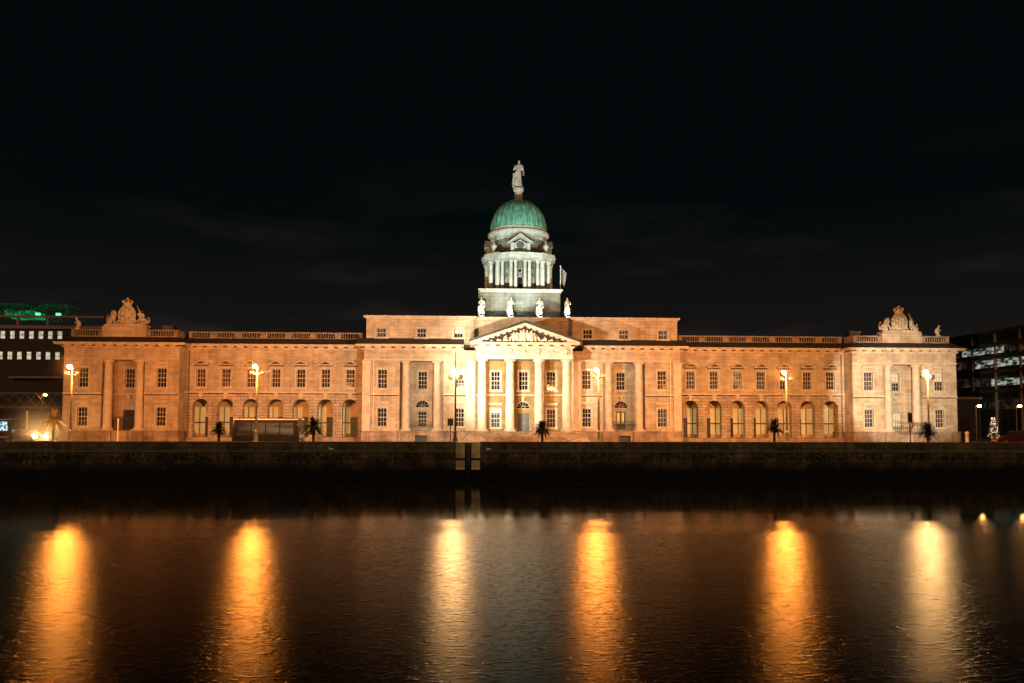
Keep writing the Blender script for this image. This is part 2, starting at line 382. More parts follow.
# --- centre block (front wall y = 0), x -20.2 .. 20.2
Z_POD, Z_ARC, Z_COR = 1.72, 10.6, 11.95
RC, RP = 2.3, 2.0
def centre_wall():
    for s in (-1, 1):
        ops = []
        for x in (17.85, 8.10):
            ops += [(s*x-.6, s*x+.6, 7.05, 9.5), (s*x-.6, s*x+.6, 2.25, 4.62)]
        bay = (10.2, 15.7) if s > 0 else (-15.7, -10.2)
        ops.append((bay[0], bay[1], Z_POD, 10.58))
        a, b = (6.1, 20.2) if s > 0 else (-20.2, -6.1)
        for u, v in ((15.75, 19.33), (7.35, 10.15)): ops.append((min(s*u,s*v), max(s*u,s*v), 6.13, 6.24))
        w = MB().panel(a, b, Z_POD, Z_COR, 0, ops, .3)
        # deep cheeks, floor and soffit of the columned recess
        for X in bay: w.quad((X,.3,Z_POD),(X,RC,Z_POD),(X,RC,10.58),(X,.3,10.58))
        w.quad((bay[0],.3,10.58),(bay[1],.3,10.58),(bay[1],RC,10.58),(bay[0],RC,10.58))
        w.quad((bay[0],.3,Z_POD),(bay[1],.3,Z_POD),(bay[1],RC,Z_POD),(bay[0],RC,Z_POD))
        xs = s*20.2
        w.quad((xs,0,0),(xs,12,0),(xs,12,Z_COR),(xs,0,Z_COR))
        w.build('wall', M['ashlar'], B)
        cx = s*12.95
        rops = [(cx-.6, cx+.6, 7.05, 9.4), (cx-.6, cx+.6, 1.9 if s > 0 else 2.2, 4.25)]
        MB().panel(bay[0], bay[1], Z_POD, 10.58, RC, rops, .28).build('recess_wall', M['ashlar'], B)
        window(cx, 7.05, 9.4, RC, hood='arch')
        fanlight(cx, 4.75, RC-.01)
        if s < 0: window(cx, 2.2, 4.25, RC, surround=False)
        else:
            d = MB(); d.box(cx-.6, cx+.6, RC+.16, RC+.22, 1.9, 4.25)
            dd = d.build('door', M['dark_wood'], B)
            for q in (-.3, .3): MB().quad((cx+q-.16,RC+.15,2.7),(cx+q+.16,RC+.15,2.7),(cx+q+.16,RC+.15,4.1),(cx+q-.16,RC+.15,4.1)).build('door_pane', M['screen'], dd)
        railing(bay[0]+1.35, bay[1]-1.35, .5, Z_POD, 3.0 if s > 0 else 2.9, bow=.4 if s < 0 else 0)
        for x in (10.96, 14.93): column(s*x, .42, Z_POD, 10.58)
        for x in (17.85, 8.10):
            window(s*x, 7.05, 9.5, 0, hood=None, blind=.55 if (s < 0 and x < 10) else None, pane='pane_warm' if (s > 0 and x < 10) else 'pane')
            window(s*x, 2.25, 4.62, 0, hood='flat', pane='pane_blue' if s > 0 and x > 10 else 'pane')
        # corner pilaster and string course
        p = MB(); p.box(min(s*19.35,s*20.35), max(s*19.35,s*20.35), -.16, .02, Z_POD, 10.3); p.box(min(s*19.25,s*20.45), max(s*19.25,s*20.45), -.24, .02, 10.3, 10.55)
        p.build('pilaster', M['column'], B)
        for u, v in ((15.75, 19.33), (7.35, 10.15)):
            MB().box(min(s*u,s*v), max(s*u,s*v), -.14, .02, 6.24, 6.46).build('string_course', M['trim'], B)
        sr = MB(); sr.box(bay[0]+.02, bay[1]-.02, RC-.1, RC, 6.24, 6.42); sr.build('string_course', M['trim'], B)
        MB().tube([(s*18.95, -.09, 0.1), (s*18.95, -.09, 11.0)], .075, 6).build('downpipe', M['pole'], B)
        pd = MB().panel(min(s*7.7, s*20.4), max(s*7.7, s*20.4), 0, Z_POD-.1, -.3, [(s*x-.75, s*x+.75, .25, 1.15) for x in (12.95,)], .4)
        pd.box(min(s*7.7, s*20.4), max(s*7.7, s*20.4), -.36, -.004, Z_POD-.1, Z_POD+.003)
        pd.quad((s*20.4,-.3,0),(s*20.4,3,0),(s*20.4,3,Z_POD-.1),(s*20.4,-.3,Z_POD-.1))
        pd.build('plinth', M['plinth'], B)
        bw = MB().box(s*12.95-.75, s*12.95+.75, .1, .14, .25, 1.15); bw.build('basement_window', M['iron'], B)
        # column blocks in front of the plinth
        for x in (10.96, 14.93):
            MB().box(s*x-.85, s*x+.85, -.62, -.365, 0, Z_POD-.06).build('pedestal', M['plinth'], B)
centre_wall()
# architrave fillet
for s in (-1, 1):
    a, b = sorted((s*6.9, s*20.25)); mb = MB(); mb.box(a, b, -.09, -.002, 10.62, 10.8); mb.box(a, b, -.05, -.003, 11.2, 11.3); mb.build('architrave', M['trim'], B)
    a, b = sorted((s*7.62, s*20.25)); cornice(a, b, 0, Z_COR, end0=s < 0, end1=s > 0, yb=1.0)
    a, b = sorted((s*7.6, s*21.1)); MB().add([(a,-.88,12.62),(b,-.88,12.62),(b,.395,13.5),(a,.395,13.5)], [(0,1,2,3)]).build('cornice_flashing', M['lead'], B)

# attic storey
ops = [(s*x-.6, s*x+.6, 13.62, 14.78) for s in (-1, 1) for x in (18.1, 13.0, 8.3)]
for s in (-1, 1):
    a, b = sorted((s*6.3, s*20.0))
    w = MB().panel(a, b, 12.7, 15.95, .4, [o for o in ops if a < o[0] < b], .3)
    w.quad((s*20,.4,12.5),(s*20,14,12.5),(s*20,14,15.95),(s*20,.4,15.95)); w.quad((s*6.3,.4,12.5),(s*6.3,1.0,12.5),(s*6.3,1.0,15.95),(s*6.3,.4,15.95))
    w.build('attic_wall', M['ashlar'], B)
    c = MB(); c.box(min(s*6.2,s*20.1), max(s*6.2,s*20.1), .28, 14, 15.95, 16.1); c.box(min(s*6.05,s*20.3), max(s*6.05,s*20.3), .05, 14.01, 16.1, 16.35); c.build('attic_cornice', M['trim'], B)
    for x in (18.1, 13.0, 8.3):
        window(s*x, 13.62, 14.78, .4, rows=2, surround=True, pane='pane_blue' if (s, x) in ((1, 18.1), (-1, 18.1), (1, 13.0)) else 'pane', blind=.45 if (s, x) == (-1, 8.3) else None)
MB().panel(-6.3, 6.3, 12.5, 15.95, 1.0).build('attic_wall', M['ashlar'], B)
c = MB(); c.box(-6.18, 6.18, .85, 14.02, 15.95, 16.12); c.box(-6.03, 6.03, .65, 14.03, 16.12, 16.36); c.build('attic_cornice', M['trim'], B)
MB().box(-20, 20, 2.5, 14, 12.0, 15.94).build('roof', M['slate'], B)

# --- portico
PX = -.1
port = empty('portico'); port.parent = B
def pbuild(mb, name, mat): return mb.build(name, M[mat], port)
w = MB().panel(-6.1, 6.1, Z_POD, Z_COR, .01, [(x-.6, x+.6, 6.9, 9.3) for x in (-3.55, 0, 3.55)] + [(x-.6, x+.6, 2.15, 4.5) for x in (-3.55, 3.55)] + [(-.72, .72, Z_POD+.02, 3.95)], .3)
w.build('wall', M['bay_shade'], B)
window(-3.55, 6.9, 9.3, .01); window(0, 6.9, 9.3, .01); window(3.55, 6.9, 9.3, .01)
window(-3.55, 2.15, 4.5, .01, hood='flat', pane='pane_blue', blind=.2); window(3.55, 2.15, 4.5, .01, hood='flat', pane='pane_warm')
fanlight(-.05, 4.6, .0, .8)
d = MB(); d.box(-.72, .72, .2, .26, Z_POD+.02, 3.95)
for xx in (-.36, .36):
    for za, zb in ((1.95,2.7),(2.85,3.7)): d.box(xx-.25, xx+.25, .17, .21, za, zb)
dd = d.build('door', M['door'], B); MB().blob((.08,.16,2.8), .06).build('door_handle', M['trim'], dd)
st = MB()
for a, b in ((-6.0, -.95), (.95, 6.0)): st.box(a, b, -.1, .03, 6.2, 6.4)
st.box(-.95, .95, -.1, .03, 6.2, 6.4); st.build('string_course', M['trim'], B)
for x in (-5.21, -1.78, 1.78, 5.21): column(PX+x, -3.2, Z_POD, 10.58, .55)
for s in (-1, 1):
    p = MB(); p.box(s*6.75-.55, s*6.75+.55, -.42, -.01, Z_POD+.01, 10.3); p.box(s*6.75-.65, s*6.75+.65, -.5, -.01, 10.3, 10.57); p.build('pilaster', M['column'], B)
e = MB(); e.box(PX-5.95, PX+5.95, -3.8, -.09, 10.6, 10.95); e.box(PX-5.9, PX+5.9, -3.74, -.095, 10.95, 12.0); e.box(PX-6.0, PX+6.0, -3.86, -.1, 11.0, 11.08)
e.build('entablature', M['column'], B)
sw = MB()
for k in range(3):
    xa, xb = PX-5.21+k*3.45, PX-5.21+(k+1)*3.45-.02
    pts = [(xa+.35+(xb-xa-.7)*t, -3.80, 11.85-.5*math.sin(PI*t)) for t in [i/12 for i in range(13)]]
    sw.tube(pts, [.05+.05*math.sin(PI*i/12) for i in range(13)], 6)
    sw.blob(((xa+xb)/2, -3.82, 11.55), (.22,.1,.22))
for k in range(4):
    cx = PX-5.21+k*3.45
    sw.blob((cx,-3.82,11.62), (.3,.14,.32)); sw.blob((cx-.32,-3.8,11.8), (.16,.1,.1)); sw.blob((cx+.32,-3.8,11.8), (.16,.1,.1)); sw.blob((cx,-3.84,11.3), (.16,.12,.2)); sw.blob((cx-.3,-3.8,11.4), (.1,.08,.2)); sw.blob((cx+.3,-3.8,11.4), (.1,.08,.2))
sw.build('swag_frieze', M['trim'], B, True)
cornice(PX-5.9, PX+5.9, -3.74, 11.93, pr=.85, yb=-.3, name='cornice')
# pediment
pe = empty('pediment'); pe.parent = B
ax, az0, az1 = 6.75, 12.6, 14.95
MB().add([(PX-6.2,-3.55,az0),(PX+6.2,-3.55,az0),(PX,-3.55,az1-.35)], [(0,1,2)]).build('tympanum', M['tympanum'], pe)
rk = MB()
for s in (-1, 1):
    P0 = (PX+s*ax, az0); P1 = (PX, az1)
    dx, dz = P1[0]-P0[0], P1[1]-P0[1]; L = math.hypot(dx, dz); nx, nz = -dz/L*s, dx/L*s
    if nz < 0: nx, nz = -nx, -nz
    def band(o0, o1, y0, y1, trim=0):
        a0 = (P0[0]-s*(-trim), P0[1]); 
        poly = [(P0[0]+nx*o0-0*s, P0[1]+nz*o0), (P1[0], P1[1]+o0/abs(nz)), (P1[0], P1[1]+o1/abs(nz)), (P0[0]+nx*o1, P0[1]+nz*o1)]
        if s > 0: poly = poly[::-1]
        rk.prism(poly, y0, y1)
    band(-.16, 0, -4.62, -.4); band(-.28, -.16, -4.48, -.42)
    for i in range(9):
        t = (i+.8)/9.6; cx, cz = P0[0]+dx*t - nx*.36, P0[1]+dz*t - nz*.36
        rk.prism([(cx-.2, cz-.06+(-.2)*dz/dx), (cx+.2, cz-.06+.2*dz/dx), (cx+.2, cz+.07+.2*dz/dx), (cx-.2, cz+.07-.2*dz/dx)], -4.36, -3.6)
rk.build('raking_cornice', M['column'], pe)
rf = MB()
for s in (-1, 1):
    q = [(PX+s*(ax+.1), -4.66, az0+.02), (PX, -4.66, az1+.10), (PX, .95, az1+.10), (PX+s*(ax+.1), .95, az0+.02)]
    rf.quad(*q); rf.quad(*[(x, y, z+.24) for x, y, z in q]); rf.quad(q[0], q[1], (q[1][0],q[1][1],q[1][2]+.24), (q[0][0],q[0][1],q[0][2]+.24))
    rf.quad(q[0], (q[0][0],q[0][1],q[0][2]+.24), (q[3][0],q[3][1],q[3][2]+.24), q[3])
rf.build('pediment_roof', M['lead'], pe)
rl = MB(); random.seed(11)
def small_figure(mb, x, y, z, h, lean=0.0):
    mb.tube([(x,y,z),(x+lean*.3,y-.05,z+h*.4),(x+lean*.7,y-.06,z+h*.7),(x+lean,y-.04,z+h*.84)], [h*.16,h*.17,h*.15,h*.07], 7)
    mb.blob((x+lean*1.1,y-.08,z+h*.92), h*.1, 8)
    for q in (-1, 1):
        mb.tube([(x+lean*.75+q*h*.12,y-.08,z+h*.74),(x+lean+q*h*.32,y-.14,z+h*(.55+random.uniform(0,.35)))], [h*.06,h*.04], 5)
for i in range(23):
    t = (i-11)/11; x = PX+t*4.9+random.uniform(-.08,.08); lim = (az1-az0-.45)*(1-abs(x-PX)/5.9)
    if abs(t) < .3: small_figure(rl, x, -3.7-.06*(i%2), az0+.03, max(.35, lim*random.uniform(.68,.92)), random.uniform(-.2,.2))
    elif i % 2: small_figure(rl, x, -3.7, az0+.02, max(.25, lim*random.uniform(.6,.85)), random.uniform(.1,.4)*(-1 if t > 0 else 1))
    else:
        h = max(.16, lim*.5)
        rl.blob((x, -3.68, az0+h*.35), (.34, .2, h*.42), rot=Matrix.Rotation(random.uniform(-.5,.5), 3, 'Y'))
        rl.tube([(x-.3,-3.72,az0+h*.5),(x+.1,-3.8,az0+h*.8),(x+.35,-3.75,az0+h*.3)], [.08,.06,.05], 5)
rl.build('relief', M['column'], pe, True, .04)
# steps
sp = MB()
for i in range(9):
    k = i*.36; zz = Z_POD*(9-i)/9
    sp.box(PX-6.6-k*.55, PX+6.6+k*.55, -4.6-k, -.31-.001*i if i == 0 else -4.6-k+.36, 0, zz-.002*i)
for s in (-1, 1): sp.box(min(PX+s*6.62, PX+s*7.66), max(PX+s*6.62, PX+s*7.66), -4.3, -.32, 0, Z_POD-.01)
sp.build('steps', M['plinth'], B)
bpy.data.objects.remove(port)

# --- wings (front y = 2.2)
WY = 2.2
for s in (-1, 1):
    xs = [22.22+3.147*k for k in range(7)]
    a, b = sorted((s*20.2, s*43.0))
    up = [(s*x-.57, s*x+.57, 7.22, 9.6) for x in xs]
    MB().panel(a, b, 6.66, 12.06, WY, up, .28).build('wall', M['ashlar'], B)
    lo = [(s*x-1.0, s*x+1.0, .86, 5.75, True) for x in xs]
    MB().panel(a, b, .86, 6.34, WY, lo, .85).build('arcade_wall', M['rustic'], B)
    st = MB(); st.box(a, b, WY-.12, WY+.02, 6.46, 6.66)
    st.build('string_course', M['trim'], B)
    for x in xs:
        kx = s*x; kb = MB(); kb.prism([(kx-.16,5.72),(kx+.16,5.72),(kx+.27,6.45),(kx-.27,6.45)], WY-.09, WY+.3); kb.build('keystone', M['trim'], B)
    pd = MB(); pd.box(a+.01, b-.01, WY-.35, WY+.86, 0, .84); pd.build('plinth', M['plinth'], B)
    # loggia behind the arches
    by = 5.3
    lg = MB(); lg.quad((a,by,.8),(b,by,.8),(b,by,6.5),(a,by,6.5)); lg.quad((a,WY+.86,.845),(b,WY+.86,.845),(b,by,.845),(a,by,.845)); lg.quad((a,WY+.85,6.3),(b,WY+.85,6.3),(b,by,6.3),(a,by,6.3))
    lg.build('loggia_wall', M['recess'], B)
    for x in xs:
        e_ = .42; X0, X1 = sorted((s*(x+e_), s*(x+2.4))); mid = s*(x+1.12)
        X0 = max(X0, a+.05); X1 = min(X1, b-.05)
        r = (X1-X0)/2; f = MB()
        f.panel(X0, X1, 1.25, 4.75, by-.02)
        sc = f.build('arcade_screen', M['screen_glow'], B)
        g = MB(); g.box(mid-.05, mid+.05, by-.09, by-.03, 1.25, 4.74); g.box(X0, mid-.05, by-.08, by-.03, 2.62, 2.78); g.box(mid+.05, X1, by-.08, by-.03, 2.62, 2.78); g.build('glazing_bar', M['darkpole'], sc)
        D0, D1 = sorted((s*(x-.55), s*(x+e_-.02)))
        dr = MB().box(D0, D1, by-.14, by-.01, .85, 3.45); dr.build('arcade_door', M['dark_wood'], B)
    for i, x in enumerate(xs):
        pane = {(-1,5):'pane_warm',(-1,6):'pane_warm',(-1,3):'pane_warm',(1,0):'pane_blue',(1,1):'pane_blue',(1,2):'pane_lit',(1,3):'pane_blue',(1,5):'pane_warm',(-1,4):'pane_warm'}.get((s,i),'pane')
        window(s*x, 7.22, 9.6, WY, w=1.14, hood='pediment', pane=pane)
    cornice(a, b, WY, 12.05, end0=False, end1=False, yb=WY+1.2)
    fl = MB().add([(a,WY-.88,12.72),(b,WY-.88,12.72),(b,WY+.18,13.5),(a,WY+.18,13.5)], [(0,1,2,3)]); fl.build('cornice_flashing', M['lead'], B)
    aa, bb = sorted((s*20.75, s*42.85)); balustrade(aa, bb, WY+.4, 13.45, 14.36, 7)
    MB().box(a, b, WY+.9, 14, 12.0, 13.3).build('roof', M['slate'], B)
    MB().tube([(s*42.6, WY-.1, .9), (s*42.6, WY-.1, 11.9)], .08, 6).build('downpipe', M['darkpole'], B)
    MB().box(s*30-.9, s*30+.9, 9, 10.4, 13.3, 15.2).build('chimney', M['plinth'], B)

# --- end pavilions (front y = 0), x 43 .. 57
for s in (-1, 1):
    a, b = sorted((s*43.0, s*57.0)); c0, c1 = sorted((s*47.2, s*52.4)); cx = s*49.85
    ops = [(s*x-.6, s*x+.6, 7.05, 9.5) for x in (45.11, 54.6)] + [(s*x-.6, s*x+.6, 2.25, 4.62) for x in (45.11, 54.6)] + [(c0, c1, Z_POD, 10.5)]
    for u, v in ((a+.05, c0-.02), (c1+.02, b-.05)): ops.append((u, v, 6.09, 6.2))
    w = MB().panel(a, b, Z_POD, Z_COR, 0, ops, .3)
    for X in (c0, c1): w.quad((X,.3,Z_POD),(X,RP,Z_POD),(X,RP,10.5),(X,.3,10.5))
    w.quad((c0,.3,10.5),(c1,.3,10.5),(c1,RP,10.5),(c0,RP,10.5)); w.quad((c0,.3,Z_POD),(c1,.3,Z_POD),(c1,RP,Z_POD),(c0,RP,Z_POD))
    for X in (a, b): w.quad((X,0,0),(X,16,0),(X,16,Z_COR),(X,0,Z_COR))
    w.build('wall', M['ashlar'], B)
    MB().panel(c0, c1, Z_POD, 10.5, RP, [(cx-.6, cx+.6, 7.05, 9.5), (cx-.75, cx+.75, 1.85, 4.3)], .28).build('recess_wall', M['ashlar'], B)
    window(cx, 7.05, 9.5, RP, pane='pane_warm' if s < 0 else 'pane', blind=None if s < 0 else .55, hood='arch')
    d = MB(); d.box(cx-.75, cx+.75, RP+.16, RP+.22, 1.85, 4.3); dd = d.build('door', M['dark_wood'] if s < 0 else M['frame'], B)
    g = MB()
    for i in range(4): g.box(cx-.68+i*.36, cx-.44+i*.36, RP+.145, RP+.158, 2.3, 3.0); g.box(cx-.68+i*.36, cx-.44+i*.36, RP+.145, RP+.158, 3.15, 4.1)
    g.build('door_pane', M['pane_warm'] if s < 0 else M['blind'], dd)
    ar = MB(); ar.tube([(cx+1.2*math.cos(PI*k/14), RP-.04, 4.45+1.15*math.sin(PI*k/14)) for k in range(15)], .1, 6)
    ar.build('door_arch', M['trim'], B); MB().prism([(cx-.18,5.65),(cx+.18,5.65),(cx+.26,6.2),(cx-.26,6.2)], RP-.28, RP).build('keystone', M['trim'], B)
    if s < 0: railing(c0+1.3, c1-1.3, .55, Z_POD, 3.4, n=34)
    else: railing(c0+1.15, c1+.3, -.5, Z_POD-.2, 3.0, bow=.6, n=20)
    for x in (47.9, 51.75): column(s*x, .38, Z_POD, 10.48)
    for x in (45.11, 54.6):
        k = (s, x)
        window(s*x, 7.05, 9.5, 0, hood='flat', blind=.5 if k == (1, 54.6) else None, pane='pane_blue' if k == (1,45.11) else 'pane')
        window(s*x, 2.25, 4.62, 0, hood='flat', pane='pane_blue' if k == (1,45.11) else ('pane_warm' if k == (1,54.6) else 'pane'))
    for u, v in ((a+.01, c0-.02), (c1+.02, b-.01)): MB().box(u, v, -.14, .02, 6.2, 6.42).build('string_course', M['trim'], B)
    sr = MB(); sr.box(c0+.02, c1-.02, RP-.1, RP, 6.2, 6.4); sr.build('string_course', M['trim'], B)
    ac = MB(); ac.box(a-.04, b+.04, -.09, -.002, 10.56, 10.74); ac.build('architrave', M['trim'], B)
    pd = MB(); pd.box(a-.2, b+.2, -.3, -.003, 0, Z_POD-.1); pd.box(a-.25, b+.25, -.36, -.004, Z_POD-.1, Z_POD+.002)
    for X, Y in ((a-.2, a), (b, b+.2)): pd.box(X, Y-.001 if X < a else Y, -.002, 16, 0, Z_POD-.1)
    pd.build('plinth', M['plinth'], B)
    for x in (47.9, 51.75): MB().box(s*x-.85, s*x+.85, -.6, -.365, 0, Z_POD-.06).build('pedestal', M['plinth'], B)
    cornice(a, b, 0, Z_COR, yb=15, mut=True)
    fl = MB(); 
    o = [(a-.88,-.88,12.62),(b+.88,-.88,12.62),(b+.88,15,12.62),(a-.88,15,12.62)]; i_ = [(a+.3,.4,13.36),(b-.3,.4,13.36),(b-.3,14,13.36),(a+.3,14,13.36)]
    for k in range(4): fl.quad(o[k], o[(k+1)%4], i_[(k+1)%4], i_[k])
    fl.quad(*i_); fl.build('cornice_flashing', M['lead'], B)
    balustrade(a+.5, s*50-2.75, .75, 13.4, 14.33, 1, single=False); balustrade(s*50+2.75, b-.5, .75, 13.4, 14.33, 1, single=False)
    for X in (a+.7, b-.7):
        mb = MB(); mb.box(X-.2, X+.2, 1.0, 13.6, 13.4, 13.56); mb.box(X-.22, X+.22, 1.0, 13.6, 14.17, 14.33)
        o_ = mb.build('balustrade', M['parapet'], B); q = MB()
        for i in range(36): q.lathe([(.07,0),(.045,.1),(.09,.25),(.05,.45),(.07,.61)], 6, (X, 1.2+i*.34, 13.56))
        q.build('baluster_grille', M['parapet'], o_)['kind'] = 'stuff'
    MB().box(s*50-2.7, s*50+2.7, .3, 2.2, 13.38, 14.72).build('sculpture_plinth', M['ashlar'], B)
    MB().box(s*48.2-.8, s*48.2+.8, 9, 10.2, 13.36, 15.9).build('chimney', M['plinth'], B)

# --- dome tower
TX, TY = -.15, 9.0
T = MB(); T.box(TX-5.3, TX+5.3, TY-5.3, TY+5.3, 15.9, 20.1)
T.build('tower_base', M['tower'], B); T = bpy.data.objects['tower_base']
c = MB(); c.box(TX-5.45, TX+5.45, TY-5.45, TY+5.45, 20.1, 20.28); c.box(TX-5.62, TX+5.62, TY-5.62, TY+5.62, 20.28, 20.52); c.build('base_cornice', M['tower_trim'], T)
MB().lathe([(3.7,20.5),(3.7,24.9)], 48, (TX,TY,0)).build('drum', M['tower'], T, False)
for k in range(15):
    ac = -PI/2 + R(24*k+12)
    for q in (-1, 1):
        a = ac + q*R(3.9); column(TX+4.52*math.cos(a), TY+4.52*math.sin(a), 20.52, 24.70, .235, parent=T, mat='tower_trim', n=12)
    # niche and oculus in the drum between the column pairs
    a = -PI/2 + R(24*k); ux, uy = math.cos(a), math.sin(a); tx, ty = -uy, ux
    P = lambda u, z, d: (TX+ux*(3.7+d)+tx*u, TY+uy*(3.7+d)+ty*u, z)
    nb = MB(); arc = [(-.36, 20.9)]+[(-.36*math.cos(PI*i/8), 22.2+.36*math.sin(PI*i/8)) for i in range(9)]+[(.36, 20.9)]
    nb.add([P(u, z, .03) for u, z in arc], [tuple(range(len(arc)))])
    nb.add([P(.24*math.cos(PI*i/6), 23.35+.24*math.sin(PI*i/6), .03) for i in range(12)], [tuple(range(12))])
    nb.build('niche', M['plinth'] if k else M['pane'], T)
    nf = MB(); nf.tube([P(u*1.15, z, .04) for u, z in arc], .06, 5); nf.tube([P(.3*math.cos(PI*i/6), 23.35+.3*math.sin(PI*i/6), .04) for i in range(13)], .05, 5); nf.build('niche_frame', M['tower_trim'], T)
for s, q in ((-1,-1),(1,-1),(1,1),(-1,1)):       # diagonal piers of the colonnade
    for aa in (38, 52):
        a = math.atan2(q, s) + R(aa-45); column(TX+5.0*math.cos(a)*1.0, TY+5.0*math.sin(a), 20.52, 24.70, .3, parent=T, mat='tower_trim', n=12)
    bx = MB(); a = math.atan2(q, s); ca, sa = math.cos(a), math.sin(a)
    for r0, r1, hw, z0, z1 in ((3.8,5.35,1.1,24.72,25.0),(3.8,5.55,1.28,25.0,25.62)):
        pts = [(r0,-hw),(r1,-hw),(r1,hw),(r0,hw)]
        vs = [(TX+ca*u-sa*v, TY+sa*u+ca*v, z) for z in (z0, z1+.01) for u, v in pts]
        bx.add(vs, [(0,3,2,1),(4,5,6,7),(0,1,5,4),(1,2,6,5),(2,3,7,6),(3,0,4,7)])
    bx.build('entablature_block', M['tower_trim'], T)
    ur = MB(); ur.lathe([(.3,0),(.3,.25),(.14,.35),(.16,.5),(.38,.9),(.42,1.1),(.2,1.35),(.1,1.6),(.02,1.75)], 10, (TX+ca*5.0, TY+sa*5.0, 25.63)); ur.build('urn', M['tower_trim'], T, True)
MB().lathe([(4.3,24.71),(4.85,24.72),(4.85,24.84),(4.78,24.84),(4.78,25.02),(4.9,25.05),(4.95,25.12),(5.12,25.2),(5.15,25.42),(5.25,25.6),(3.2,25.7)], 64, (TX,TY,0)).build('entablature', M['tower_trim'], T)
MB().lathe([(3.75,25.6),(3.75,28.1)], 48, (TX,TY,0)).build('attic_drum', M['tower'], T)
MB().lathe([(3.8,27.9),(3.95,28.0),(3.98,28.5),(4.1,28.6),(4.3,28.8),(4.32,29.05),(4.1,29.2),(4.0,29.6),(3.6,29.65)], 64, (TX,TY,0)).build('ring_cornice', M['tower_trim'], T)
for k in range(4):
    a = -PI/2 + k*PI/2; ux, uy = math.cos(a), math.sin(a); tx, ty = -uy, ux
    g = MB(); P = lambda u, z, d: (TX+ux*d+tx*u, TY+uy*d+ty*u, z)
    def gp(poly, d0, d1):
        n = len(poly); g.add([P(u,z,d1) for u,z in poly]+[P(u,z,d0) for u,z in poly], [tuple(range(n)), tuple(range(2*n-1,n-1,-1))]+[(i,(i+1)%n,(i+1)%n+n,i+n) for i in range(n)])
    gp([(-1.75,27.0),(-1.35,27.0),(0,27.85),(1.35,27.0),(1.75,27.0),(0,28.25)], 3.6, 4.75)
    gp([(-1.3,25.65),(-.85,25.65),(-.85,26.98),(-1.3,26.98)], 3.6, 4.55); gp([(.85,25.65),(1.3,25.65),(1.3,26.98),(.85,26.98)], 3.6, 4.55)
    gp([(-.83,25.65),(.83,25.65),(.83,26.98),(0,27.5),(-.83,26.98)], 3.6, 4.2)
    gb = g.build('gable', M['tower_trim'], T)
    MB().add([P(.55*math.cos(2*PI*i/20), 26.75+.55*math.sin(2*PI*i/20), 4.22) for i in range(20)], [tuple(range(20))]).build('clock_face', M['door'], T)
dome_prof = []
for i in range(25):
    t = i/24*PI/2*.93; dome_prof.append((3.88*math.cos(t)**.92, 29.55+4.55*math.sin(t)))
MB().lathe(dome_prof, 192, (TX,TY,0), mod=lambda a, j: 1+.03*max(0, math.cos(a*28))**2).build('cupola', M['copper'], T, True)
ped = MB(); ped.lathe([(.95,33.4),(.85,33.9),(.62,34.1),(.56,35.2),(.72,35.4),(.78,35.7)], 20, (TX,TY,0)); ped.build('statue_pedestal', M['tower_trim'], T)

# ------------------------------------------------------------------ sculptures
def figure(name, loc, h, label, seed=1, arm='bend', group=None, rz=0, mat='statue', prop=True, bd=.12):
    random.seed(seed); mb = MB()
    rings = [(0,.17,.14),(.05,.175,.145),(.2,.165,.14),(.38,.15,.13),(.5,.14,.125),(.58,.12,.1),(.68,.14,.11),(.78,.165,.11),(.825,.15,.09),(.85,.06,.06),(.865,.05,.05)]
    n = 18; vs = []; fs = []
    sway = random.uniform(-.04,.04); ph = random.uniform(0,6)
    for z, rx, ry in rings:
        for k in range(n):
            a = 2*PI*k/n; fold = 1+.13*max(0,.6-z)/.6*math.sin(a*6+ph+z*5)
            vs.append((h*(rx*fold*math.cos(a)+sway*math.sin(z*5)), h*ry*fold*math.sin(a), h*z))
    m = len(rings)
    for j in range(m-1):
        for k in range(n): fs.append((j*n+k, j*n+(k+1)%n, (j+1)*n+(k+1)%n, (j+1)*n+k))
    fs += [tuple(range(n-1,-1,-1)), tuple((m-1)*n+k for k in range(n))]; mb.add(vs, fs)
    hx = sway*h*math.sin(4.6)
    mb.blob((hx,-.01*h,.93*h), (.055*h,.065*h,.075*h), 12); mb.blob((hx,.02*h,.95*h), (.062*h,.06*h,.06*h), 10); mb.blob((hx,-.075*h,.925*h), (.012*h,.02*h,.018*h), 6)
    for q in (-1, 1):
        sh = (q*.15*h, 0, .795*h)
        if arm == 'bend' and q > 0 or arm == 'raise' and q < 0:
            mb.tube([sh, (q*.22*h,-.04*h,.64*h), (q*.13*h,-.15*h,.70*h)], [.05*h,.042*h,.03*h], 8); mb.blob((q*.12*h,-.16*h,.71*h), .035*h, 8)
        else:
            mb.tube([sh, (q*.21*h,-.01*h,.62*h), (q*.22*h,-.06*h,.48*h)], [.05*h,.042*h,.03*h], 8); mb.blob((q*.22*h,-.07*h,.45*h), .034*h, 8)
    if prop:
        mb.tube([(-.24*h,-.05*h,.0), (-.23*h,-.07*h,.52*h)], [.05*h,.035*h], 7); mb.blob((-.23*h,-.03*h,.16*h), (.08*h,.07*h,.17*h), 8)
    mb.tube([(.13*h,.02*h,.8*h),(0,-.12*h,.66*h),(-.14*h,-.1*h,.5*h),(-.12*h,-.04*h,.3*h)], [.03*h,.045*h,.05*h,.02*h], 6)
    mb.box(-.2*h,.2*h,-.17*h,.17*h,-bd,.015*h)
    o = mb.build(name, M[mat], None, True, .014*h+.02, loc); o.scale = (.78,.8,1)
    o.rotation_euler = (0,0,rz); tag(o, label, 'statue', group); return o
figure('statue', (TX,TY,35.75+.12), 4.0, 'tall robed stone statue crowning the green dome', 3, 'raise')
